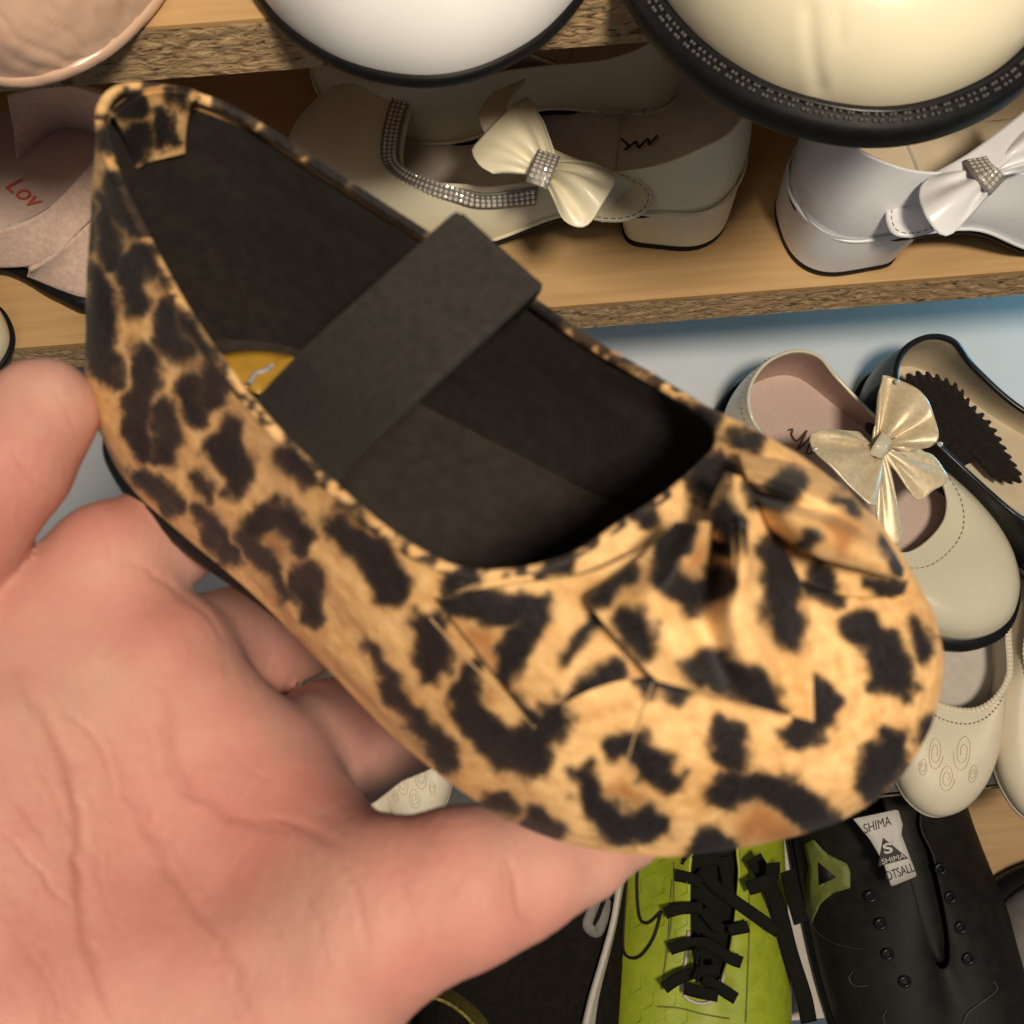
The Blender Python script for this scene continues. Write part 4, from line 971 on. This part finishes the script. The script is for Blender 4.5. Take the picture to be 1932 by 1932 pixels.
part('welt_stitching', *mb.get(), M['stitch'], it, world=False, kind='stuff')
V, F = tube(np.vstack([np.c_[(bi['B'] + bi['n'] * 1.9)[:, :2], np.full(len(Bw), 11.4)]]), .9, 6, True); part('welt_cord', V, F, M['blackgloss'], it, world=False)
pt, bp_ = big_toe('flat_shoe', 'nude pink patent toe with creased wrapping over the top shelf edge', (66, 172), -89, 235, 45, 48, M['pinkshoe'], M['pinkshoe'], 4, .1, 5)

crease_mesh(bi['upper'], it, [([(1528, 20), (1532, 90), (1545, 165)], 14, .42), ([(1585, 20), (1588, 80)], 10, .18)])
crease_mesh(bp_['upper'], pt, [([(20, 70), (70, 92), (115, 108)], 7, .5), ([(60, 30), (130, 62), (160, 95)], 6, .4), ([(185, 20), (205, 66), (235, 98)], 6, .45), ([(0, 30), (25, 60)], 6, .4), ([(120, 118), (190, 110), (250, 80)], 7, .45), ([(230, 10), (270, 50)], 6, .35), ([(90, 0), (110, 30)], 6, .4), ([(30, 115), (80, 132), (130, 138)], 6, .35)])
# ---- shelf two, left: pale pink suede sandal and a cream toe at the edge
def flat_poly(name, pts, z, zt_, m, parent, bev=.0015, n=90):
    P = catmull(np.array([atz(q, zt_) for q in pts]), n); c = P.mean(0)
    d = P - c; d[:, 2] = 0; u = d / np.linalg.norm(d, axis=1)[:, None]
    dz = np.array([0, 0, 1.0]); h = zt_ - z
    G = np.stack([P * .5 + c * .5 - dz * h, P - u * bev - dz * h, P - dz * (h - bev), P - dz * bev, P - u * bev, P * .5 + c * .5, np.tile(c, (n, 1))], 1)
    return part(name, G.reshape(-1, 3), gridfaces(n, 7, True), m, parent)
sd = thing('suede_sandal', 'pale pink suede sandal with red lettering on its insole behind the held shoe', 'sandal', atz((60, 430), S2), None)
fp = [(-170, 330), (-60, 250), (40, 190), (150, 175), (230, 220), (235, 330), (170, 420), (125, 490), (60, 490), (0, 470), (-120, 450)]
sol = [(-180, 330), (-60, 255), (40, 200), (150, 185), (245, 230), (245, 340), (200, 480), (160, 562), (90, 540), (0, 492), (-130, 470)]
flat_poly('sole', [(x, y + 10) for x, y in sol], S2 + .001, S2 + .010, M['blacksole'], sd)
flat_poly('footbed', fp, S2 + .010, S2 + .022, M['pinkpearl'], sd)
z1 = S2 + .022
V, F = ribbon([atz((215, 262), z1 + .012), atz((150, 335), z1 + .016), atz((75, 405), z1 + .014), atz((-10, 438), z1 + .012), atz((-130, 450), z1 + .004)],
              [atz((205, 385), z1 + .004), atz((150, 435), z1 + .007), atz((95, 488), z1 + .004), atz((20, 505), z1 - .006), atz((-130, 500), z1 - .010)], 50, 14)
sb1 = part('strap', V, F, M['suede'], sd, solid=2.0)
V, F = ribbon([atz((205, 385), z1 + .004), atz((150, 440), z1 + .006), atz((98, 487), z1 + .005), atz((60, 512), z1 + .003)],
              [atz((225, 560), z1 - .011), atz((165, 562), z1 - .011), atz((115, 548), z1 - .011), atz((50, 522), z1 - .011)], 40, 14)
part('side_panel', V, F, M['suede'], sd, solid=2.0)
V, F = ribbon([atz((20, 175), z1 + .03), atz((110, 150), z1 + .045), atz((200, 170), z1 + .045)], [atz((30, 300), z1), atz((110, 235), z1), atz((210, 250), z1)], 40, 20)
part('heel_counter', V, F, M['suede'], sd, solid=2.0)
o = atz((44, 362), z1 + .0012); ex = atz((76, 387), z1) - atz((12, 337), z1); ey = np.cross([0, 0, 1], ex)
V, F = put_text('Lov', o, ex, ey, .0085, shear=.25, width=.0185); part('lettering', V, F, M['redink'], sd, smooth=False)
loc, R = yawed((26, 655), S2, -4, 150)
ct = thing('flat_shoe', 'cream rounded toe with dark sole at the left edge of the middle shelf', 'shoe', [loc[0], loc[1], CAM_H + S2], R)
shoe_body(ct, template(150, 24, 30, 55, 45, 100, 30, 28), M['cream'], M['beigelining'], M['beigelining'], M['blacksole'], sole_out=1.0)

# ---- shelf three: champagne shoe with satin bow, black loafer beside it
a, R, L = on_floor((1392, 752), (1872, 1190), S3)
cs_ = thing('flat_shoe', 'champagne patent flat with satin bow and pearl pink insole on black sole', 'shoe', [a[0], a[1], CAM_H + S3], R)
rows = template(L, L * .175, L * .212, 50, 36, L * .70, 30, 30, zf=lambda x: 9.0, rimw=.78, lean=6)
b = shoe_body(cs_, rows, M['champ'], M['pinklining'], M['pinkpearl'], M['blackgloss'], n=160, m=26, sole_t=9, sole_out=4.2, inset=1.6, rim_r=1.0, sole_top=.6)
ridge = MB(); Bq = even(np.vstack([np.c_[(b['B'] + b['n'] * 4.7)[:, :2], b['B'][:, 2] - 2.0]] * 1), 260)
for p in Bq: ridge.add(*ball(p, (.55, .55, 1.1), 6))
part('welt_ribs', *ridge.get(), M['blacksole'], cs_, world=False, kind='stuff')
G_ = b['G']; line = G_[:, -4] ; V, F = stitches(to_world(cs_, line + b['n'] * .45 + [0, 0, .5]), .0016, .0013, .00026); part('stitching', V, F, M['creamstitch'], cs_)
zc = S3 + .058
def ch(q, z=0): return atz(q, zc + z)
bow = part('bow', *tube([ch((1650, 835)), ch((1674, 856))], .004, 10), M['satin'], cs_)
bow_lobe(cs_, 'bow_lobe', ch((1645, 840)), ch((1672, 838)), [ch((1652, 790), .006), ch((1662, 720), .010), ch((1672, 708), .010), ch((1730, 735), .012), ch((1762, 780), .010), ch((1768, 832), .008), ch((1738, 845), .004), ch((1700, 852), .001)], M['satin'], CAMUP, .0022, 3.4, .004, bow)
bow_lobe(cs_, 'bow_lobe', ch((1668, 850)), ch((1640, 838)), [ch((1655, 900), .004), ch((1648, 955), .006), ch((1615, 930), .008), ch((1570, 885), .010), ch((1535, 850), .010), ch((1530, 818), .010), ch((1570, 812), .007), ch((1618, 815), .003)], M['satin'], CAMUP, .0022, 3.4, .004, bow)
bow_lobe(cs_, 'bow_tail', ch((1680, 846), -.002), ch((1668, 858), -.002), [ch((1730, 848), -.004), ch((1762, 862), -.006), ch((1787, 905), -.009), ch((1760, 925), -.010), ch((1732, 945), -.011), ch((1700, 905), -.006)], M['satin'], CAMUP, .0008, 1.5, .001, bow)
bow_lobe(cs_, 'bow_tail', ch((1672, 858), -.002), ch((1655, 856), -.002), [ch((1685, 920), -.008), ch((1700, 1000), -.014), ch((1690, 1030), -.016), ch((1662, 1010), -.014), ch((1650, 950), -.008)], M['satin'], CAMUP, .0008, 1.5, .001, bow)
V, F = ribbon_along(smoothpath(np.array([ch((1676, 822), .006), ch((1664, 842), .010), ch((1652, 862), .006)]), 20), .007, CAMUP, 20); part('bow_knot', V, F, M['champ'], bow, solid=1.4)
for q in [(1538, 848), (1693, 720), (1774, 838)]: part('bow_bead', *ball(ch(q, .013), .0013, 10), M['stone'], bow)
zi = S3 + .0128
sc = [(1492, 806), (1500, 803), (1498, 815), (1508, 826), (1520, 814), (1527, 806), (1515, 830), (1508, 842), (1525, 828), (1540, 812), (1530, 836), (1526, 850), (1540, 846), (1552, 834), (1548, 850), (1562, 848)]
V, F = tube(smoothpath(np.array([atz((x - 4, y + 6), zi) for x, y in sc]), 90), .00042, 6); part('lettering', V, F, M['brownink'], cs_)

a, R, L = on_floor((1630, 730), (2190, 1150), S3)
lf = thing('loafer', 'black patent shoe with beige lining and zigzag edged black insole pad', 'shoe', [a[0], a[1], CAM_H + S3], R)
rows = template(L, L * .15, L * .18, 52, 34, L * .72, 30, 30, zf=lambda x: 7.0, rimw=.82, lean=6)
b = shoe_body(lf, rows, M['blackgloss'], M['beigelining'], M['beigelining'], M['blacksole'], n=160, m=24, sole_t=6, sole_out=2.2, inset=2.2, rim_r=1.6, mrim=M['blackgloss'])
zz = [(1668, 745), (1730, 706), (1800, 728), (1830, 765), (1865, 800), (1895, 850), (1925, 905), (1880, 905), (1840, 872), (1770, 900), (1710, 850), (1675, 800)]
pz = even(np.vstack([catmull(np.array(zz, float), 200), np.array(zz[:1], float)]), 161)[:-1]; cz = pz.mean(0); dz = pz - cz; dz /= np.linalg.norm(dz, axis=1)[:, None]
pz = pz + dz * np.where(np.arange(160) % 4 < 2, 5, -4)[:, None] * (np.arange(160) < 95)[:, None]
P = np.array([atz(q, S3 + .018) for q in pz]); c0 = P.mean(0); G_ = np.stack([P, P * .5 + c0 * .5, np.tile(c0, (160, 1))], 1)
part('insole_pad', G_.reshape(-1, 3), gridfaces(160, 3, True), M['blackfelt'], lf, solid=1.2)

# ---- lowest shelf: ballet flats
def flat_pair(label, heel_q, toe_q):
    a, R, L = on_floor(heel_q, toe_q, S35)
    t = thing('ballet_flat', label, 'shoe', [a[0], a[1], CAM_H + S35], R, 'off white scalloped ballet flats')
    rows = template(L, L * .14, L * .175, 42, 34, L * .66, 24, 25, zf=lambda x: 4, rimw=.80)
    b = shoe_body(t, rows, M['ballet'], M['ballet'], M['soleW'], M['ballet'], n=140, m=22, sole_t=4, sole_out=0, inset=1.4, rim_r=.6)
    mb = MB(); Rr = even(np.vstack([b['R'], b['R'][:1]]), 120)[:-1]; nR = even(np.vstack([b['n'], b['n'][:1]]), 120)[:-1]
    for p, nv in zip(Rr, nR): mb.add(*ball(p + nv * .8, (2.0, 2.0, .8), 10))
    part('scalloped_edge', *mb.get(), M['ballet'], t, world=False, kind='stuff')
    V, F = stitches(to_world(t, b['G'][:, -3] + [0, 0, .5]), .0011, .0012, .0004); part('edge_stitching', V, F, M['creamstitch'], t)
    # embroidered scrolls on the toe
    mb = MB(); G_ = b['G']; N_ = G_.shape[0]; mid = N_ // 2
    def on_toe(u, v):                        # u across -1..1, v from opening 0 to toe 1
        a_ = mid + u * 16; i = int(math.floor(a_)); fa = a_ - i; jj_ = G_.shape[1] - 1 - np.clip(v, 0, 1) * (G_.shape[1] - 6); j = int(jj_); fj = jj_ - j; j2 = min(j + 1, G_.shape[1] - 1)
        return (G_[i, j] * (1 - fj) + G_[i, j2] * fj) * (1 - fa) + (G_[i + 1, j] * (1 - fj) + G_[i + 1, j2] * fj) * fa + [0, 0, .25]
    for cx_, cy_, r_, d_ in [(-.35, .42, .20, 1), (.3, .36, .22, -1), (0, .6, .18, 1), (-.6, .62, .12, -1), (.62, .58, .13, 1)]:
        th_ = np.linspace(0, 4.2 * np.pi, 60); rr_ = r_ * (1 - th_ / th_[-1] * .75)
        mb.add(*tube(smoothpath(np.array([on_toe(cx_ + d_ * rr * np.cos(t2), cy_ + rr * np.sin(t2) * .8) for t2, rr in zip(th_, rr_)]), 60), .16, 4))
    part('embroidery', *mb.get(), M['beigelining'], t, world=False)
    return t
flat_pair('off white scalloped ballet flat left of its twin, half behind leopard toe', (1800, 1010), (1752, 1540))
flat_pair('off white scalloped ballet flat at the right edge beside its twin', (1985, 985), (1960, 1560))
flat_pair('off white flat seen between the fingers below the held shoe', (760, 1150), (795, 1560))
flat_pair('small white flat seen at the fingertip gap beside another flat', (620, 1190), (690, 1600))

# ---- lowest shelf: football shoes
def boot(name, label, heel_q, toe_q, mu, wb, tongue, slot_w=.30, th=70, toe_h=34, ms=None, tx=.62):
    a, R, L = on_floor(heel_q, toe_q, S4)
    t = thing(name, label, 'sports shoe', [a[0], a[1], CAM_H + S4], R)
    rows = template(L, wb * .8, wb, 84, 74, L * tx, th - 14, toe_h + 10, zf=lambda x: 12, rimw=slot_w, x5=L * .42)
    b = shoe_body(t, rows, mu, M['blackfelt'], M['blackfelt'], ms or M['blacksole'], n=180, m=40, sole_t=10, sole_out=2, inset=2.5, rim_r=1.0)
    # tongue filling the throat
    xs = np.linspace(L * .34, L * tx - 4, 30); w_ = wb * slot_w * 1.05 * np.clip((L * tx + 6 - xs) / 30, .3, 1)
    zc_ = np.interp(xs, [L * .34, L * .42, L * tx], [80, 70, th - 17]); v = np.linspace(-1, 1, 12)
    G_ = np.stack([np.repeat(xs[:, None], 12, 1), w_[:, None] * v[None], zc_[:, None] - 3 * v[None]**2], -1)
    part('tongue', G_.reshape(-1, 3), gridfaces(30, 12), tongue, t, world=False, solid=3)
    return t, b, L
gb, bgb, LG = boot('football_boot', 'lime green football boot with black criss-cross laces on the lowest shelf', (1328, 1150), (1296, 2290), M['green'], 55, M['lace'], .28, 72, 36, tx=.655)
bvh_cache = {}
def on_top(root, b, q, off=.0008):
    """first point of the shoe's upper under pixel q"""
    key = root.name
    if key not in bvh_cache:
        W_ = to_world(root, b['G']); bvh_cache[key] = BVHTree.FromPolygons([Vector(v) for v in W_], [tuple(map(int, f)) for f in gridfaces(b['G'].shape[0], b['G'].shape[1], True, False)])
    d = Vector(ray(q)).normalized(); h, n_, _, _ = bvh_cache[key].ray_cast(CAM, d)
    return None if h is None else np.array(h - d * off)
def draw(root, b, name, pts, r, m, off=.0006, parent=None, n=60, closed=False):
    P = smoothpath(np.array(pts, float), n); W_ = [on_top(root, b, q, off) for q in P]; W_ = np.array([p for p in W_ if p is not None])
    if len(W_) < 4: return
    V, F = tube(W_, r, 6); return part(name, V, F, m, parent or root)
zd = lambda p: zoomed(1255, 1255, 700, p)
z6 = lambda p: zoomed(700, 1255, 700, p)
ZL = CAM_H * 0
def lace(root, pts, z0, width=.0075, name='lace'):
    P = np.array([atz(q, S4 + z) for q, z in zip(pts, z0)]); V, F = ribbon_along(P, width, CAMUP, 40)
    V = V.reshape(40, 4, 3); return part(name, V.reshape(-1, 3), gridfaces(40, 4), M['lace'], root, solid=1.0)
hz = .071
for pts in [[(95, 1150), (170, 1165), (235, 1195)], [(225, 1115), (310, 1210), (400, 1280), (500, 1350), (640, 1450)], [(40, 1350), (130, 1325), (240, 1325)],
            [(240, 1330), (300, 1400), (340, 1440)], [(375, 1440), (430, 1430), (482, 1420)], [(65, 1540), (150, 1515), (250, 1505)], [(240, 1500), (320, 1545), (390, 1590), (445, 1610)],
            [(35, 1745), (120, 1690), (220, 1660), (330, 1650)], [(240, 1690), (320, 1740), (415, 1800)], [(140, 1745), (230, 1770), (320, 1785)], [(345, 1050), (370, 1180), (385, 1280)], [(130, 1060), (200, 1080), (330, 1065)]]:
    lace(gb, zd(pts), [hz + .002 * k for k in (0, 1, 1.5, 1, 0, 0)][:len(pts)], .0066 if len(pts) < 5 else .0070)
for pts, zz_, w_ in [([(510, 1060), (580, 1180), (640, 1330), (700, 1560), (770, 1780), (800, 1925)], [.086, .074, .062, .05, .04, .03], .0095), ([(475, 1220), (540, 1200), (600, 1160), (610, 1090)], [.085, .088, .09, .1], .008), ([(690, 1130), (720, 1260), (760, 1400)], [.09, .07, .06], .009)]:
    lace(gb, zd(pts), zz_, w_, 'hanging_lace')
draw(gb, bgb, 'eyestay_edge', zd([(190, 1090), (180, 1250), (165, 1450), (150, 1600), (130, 1700), (150, 1790), (230, 1825), (300, 1800), (345, 1700), (375, 1500), (400, 1300), (420, 1100)]), .0010, M['soleW'], .0012)
draw(gb, bgb, 'logo_outline', z6([(1430, 1080), (1425, 1200), (1432, 1330), (1450, 1390), (1490, 1395), (1550, 1340)]), .0009, M['blackshoe'])
draw(gb, bgb, 'logo_outline', z6([(1375, 1130), (1362, 1300), (1352, 1480), (1360, 1560), (1400, 1585), (1450, 1565), (1510, 1480), (1545, 1370), (1552, 1335)]), .0009, M['blackshoe'])
for pts in [[(1610, 1170), (1600, 1300), (1590, 1480), (1570, 1640)], ]: draw(gb, bgb, 'seam', z6(pts), .0004, M['greenpatch'])
for pts in [[(0, 1840), (120, 1850), (240, 1880), (380, 1905)], [(480, 1100), (485, 1400), (475, 1700), (465, 1925)], [(90, 1080), (85, 1300), (60, 1500), (20, 1750)]]: draw(gb, bgb, 'stitching', zd(pts), .0004, M['greenpatch'])
# embossed hexagons on the side
mb = MB(); sx, sy = 44, 38
for iy in range(12):
    for ix in range(8):
        cx_, cy_ = 1188 + ix * sx + (iy % 2) * sx / 2, 1610 + iy * sy * .8
        if 1285 < cx_ < 1415: continue
        H = [on_top(gb, bgb, (cx_ + math.cos(k * math.pi / 3 + .52) * 24, cy_ + math.sin(k * math.pi / 3 + .52) * 24), .0001) for k in range(7)]
        if any(h is None for h in H): continue
        if rng.uniform() < .75: mb.add(*tube(np.array(H), .00022, 4))
if mb.V: part('embossed_pattern', *mb.get(), M['green'], gb, kind='stuff')
V, F = tube(smoothpath(np.array([atz(q, S4 + .086) for q in zd([(210, 1620), (208, 1570), (220, 1550), (235, 1570), (228, 1640), (205, 1715)])]), 30), .0010, 6); part('lace_loop', V, F, M['lace'], gb)

bb, bbb, LB = boot('football_shoe', 'black football shoe with white tongue label and olive side patch', (1515, 1150), (1845, 2230), M['blackshoe'], 60, M['blackshoe'], .16, 70, 34, tx=.66)
def label_at(q, z): return atz(q, S4 + z)
lz = lambda p: zd(p)
corn = lz([(1030, 850), (1265, 800), (1290, 880), (1282, 930), (1365, 1150), (1230, 1205), (1190, 1080), (1120, 960)])
P = np.array([label_at(q, .094 - .006 * i_) for q, i_ in zip(corn, [0, 0, .3, .5, 1.5, 1.6, 1.1, .6])])
c0 = P.mean(0); Ps = even(np.vstack([P, P[:1]]), 65)[:-1]; G_ = np.stack([Ps, Ps * .5 + c0 * .5, np.tile(c0, (64, 1))], 1)
lab = part('tongue_label', G_.reshape(-1, 3), gridfaces(64, 3, True), M['label'], bb, solid=1.0)
# lettering in the plane of the label
pn = np.cross(P[1] - P[0], P[5] - P[0]); pn /= np.linalg.norm(pn); pn = pn if pn @ CAMUP > 0 else -pn
def in_plane(q, lift=.0014):
    d = ray(q); t = ((c0 - CAMN) @ pn) / (d @ pn); return CAMN + d * t + pn * lift
def word(body, qa, qb, qh, shear=.0, bold=.0, name='lettering', m='ink', root=bb, parent=lab):
    """word between pixels qa and qb (baseline middle), qh a pixel at cap height above the middle"""
    A, B, H = in_plane(qa), in_plane(qb), in_plane(qh); o = (A + B) / 2 + (H - (A + B) / 2) * .5
    ex = B - A; n = pn; ey = np.cross(n, ex); 
    V, F = put_text(body, o, ex, ey, np.linalg.norm(H - (A + B) / 2), shear, bold, np.linalg.norm(ex)); return part(name, V, F, M[m], parent, smooth=False)
q_ = lz([(1085, 932), (1226, 885), (1148, 858)]); word('SHIMA', *q_, shear=.2)
q_ = lz([(1165, 1048), (1308, 1048), (1185, 955)]); T_ = np.array([in_plane(lz([p])[0], .0016) for p in [(1160, 1098), (1318, 1056), (1185, 948)]])
part('label_triangle', np.vstack([T_, T_ - pn * .0012]), [(0, 1, 2), (5, 4, 3), (0, 3, 4, 1), (1, 4, 5, 2), (2, 5, 3, 0)], M['ink'], lab, smooth=False)
pn_l = pn
def word2(body, qa, qb, qh, m, lift, **k):
    global in_plane
    old = in_plane; in_plane = lambda q, l=lift: old(q, l); r = word(body, qa, qb, qh, m=m, **k); in_plane = old; return r
q_ = lz([(1186, 1036), (1232, 1024), (1203, 978)]); word2('S', *q_, 'label', .0024, bold=.03)
q_ = lz([(1178, 1088), (1298, 1054), (1230, 1044)]); word2('SHIMA', *q_, 'label', .0024)
q_ = lz([(1205, 1180), (1350, 1128), (1268, 1105)]); word2('OTSALL', *q_, 'ink', .0016)
# olive patch
pp = lz([(775, 985), (825, 960), (900, 1040), (1000, 1085), (1018, 1130), (1018, 1215), (930, 1240), (860, 1300), (815, 1400), (788, 1330), (785, 1200), (800, 1100)])
Pp = even(np.vstack([np.array(pp), np.array(pp[:1])]), 81)[:-1]; cq = Pp.mean(0); W_ = []
def inward(p):
    for k_ in np.linspace(1, .1, 19):
        h_ = on_top(bb, bbb, cq + (p - cq) * k_, .0012)
        if h_ is not None: return h_
cq = cq + [8, 0]
for f_ in (1, .66, .33, 0.02): W_.append([inward(cq + (p - cq) * f_) for p in Pp])
if all(x is not None for r in W_ for x in r):
    G_ = np.array(W_).transpose(1, 0, 2); part('side_patch', G_.reshape(-1, 3), gridfaces(80, 4, True), M['greenpatch'], bb, solid=.8)
tri = lz([(850, 1080), (942, 1160), (855, 1200)]); W_ = [on_top(bb, bbb, q, .0022) for q in tri]
if all(x is not None for x in W_): part('patch_mark', np.array(W_), [(0, 1, 2)], M['blackshoe'], bb, solid=.6)
for pts in [[(830, 975), (900, 1035), (995, 1090)], [(1015, 1205), (930, 1232), (860, 1295), (815, 1400)], [(775, 990), (800, 1100), (785, 1250), (805, 1400), (900, 1490), (1000, 1525), (1090, 1540)]]:
    P = smoothpath(np.array(lz(pts)), 80); W_ = [on_top(bb, bbb, q, .0016) for q in P]; W_ = np.array([w_ for w_ in W_ if w_ is not None])
    if len(W_) > 6:
        V, F = stitches(W_, .0014, .0008, .0003); part('stitching', V, F, M['stitch'], bb)
for pts in [[(1030, 1655), (1010, 1690), (1040, 1730), (1110, 1730)], [(1770, 1705), (1790, 1750), (1720, 1810), (1640, 1870), (1610, 1930)], [(1210, 1855), (1190, 1890), (1200, 1930)]]: draw(bb, bbb, 'loose_thread', lz(pts), .0003, M['stitch'], .0014)
for q in lz([(1125, 1260), (1178, 1405), (1215, 1565), (1305, 1710), (1492, 1115), (1545, 1265), (1600, 1425), (1640, 1590)]):
    p = on_top(bb, bbb, q, .0010)
    if p is not None:
        th_ = np.linspace(0, 2 * np.pi, 17)[:-1]; ex = np.array([1., 0, 0]); ey = np.cross(CAMUP, ex); ey /= np.linalg.norm(ey)
        V, F = tube(p + .0026 * (np.cos(th_)[:, None] * ex + np.sin(th_)[:, None] * ey), .0011, 8, True, up=CAMUP); part('eyelet', V, F, M['blackgloss'], bb)

kb_, bkb, LK = boot('knit_trainer', 'black knit trainer with white foam sole and grey glyphs beside the lime boot', (1090, 1100), (930, 2320), M['blackmesh'], 64, M['blackmesh'], .22, 74, 44, M['soleW'], tx=.36)
def glyph(pts, r=.0030, root=kb_, b=bkb):
    P = smoothpath(np.array(z6(pts)), 60); W_ = [on_top(root, b, q, .0012) for q in P]; W_ = np.array([p for p in W_ if p is not None])
    if len(W_) > 6:
        V, F = ribbon_along(W_, r * 2, CAMUP, 60); part('side_glyph', V, F, M['greymark'], root, solid=.6)
glyph([(1228, 1205), (1205, 1290), (1165, 1400), (1180, 1435), (1215, 1450), (1240, 1400), (1262, 1320), (1278, 1262), (1310, 1275)])
glyph([(1300, 1080), (1325, 1100), (1345, 1140)], .0025)
# its foam sole rising at the side, with a red flash
A_ = [atz(q, S4 + z) for q, z in zip(z6([(1378, 1035), (1345, 1200), (1310, 1400), (1255, 1600), (1200, 1780), (1160, 1940)]), (.062,) * 6)]
B_ = [atz(q, S4 + z) for q, z in zip(z6([(1392, 1040), (1362, 1200), (1330, 1400), (1300, 1640), (1285, 1800), (1280, 1940)]), (.030,) * 6)]
V, F = ribbon(A_, B_, 50, 12); part('sole_wall', V, F, M['soleW'], kb_, solid=3)
A_ = [atz(q, S4 + .034) for q in z6([(1290, 1740), (1280, 1850), (1275, 1940)])]; B_ = [atz(q, S4 + .024) for q in z6([(1306, 1740), (1304, 1850), (1302, 1940)])]
V, F = ribbon(A_, B_, 20, 4); part('sole_flash', V, F, M['red'], kb_, solid=1)

a, R, L = on_floor((2330, 1700), (1842, 1860), S4)
gs = thing('work_shoe', 'grey toed shoe ringed by a thick black rubber sole at right edge', 'shoe', [a[0], a[1], CAM_H + S4], R)
gm = mat('grey_nubuck', (0.17, 0.155, 0.15), 0.7, 0.25, 90, 0.4, 900, sheen=.2)
rows = template(L, 40, 48, 85, 75, L * .55, 50, 42, zf=lambda x: 16, rimw=.6)
bgs = shoe_body(gs, rows, gm, M['blackfelt'], M['blackfelt'], M['blacksole'], n=140, m=26, sole_t=15, sole_out=9, inset=2.2, rim_r=1.0, sole_top=4)
# white card between the boots, the corner of a yellow mesh shoe
V, F = box(tuple(atz((1478, 1925), S4) * [1, 1, 0] + [0, .0, CAM_H + S4 + .001]), tuple(atz((1600, 1560), S4) * [1, 1, 0] + [0, 0, CAM_H + S4 + .004]))
cdm = thing('white_card', 'plain white card lying between the lime boot and black shoe', 'card', atz((1540, 1750), S4)); part('sheet', V, F, M['soleW'], cdm, smooth=False)
ym, bym, _ = boot('mesh_trainer', 'yellow olive mesh trainer peeping out below the palm', (860, 1850), (640, 2500), M['olive'], 46, M['olive'], .26, 60, 34)
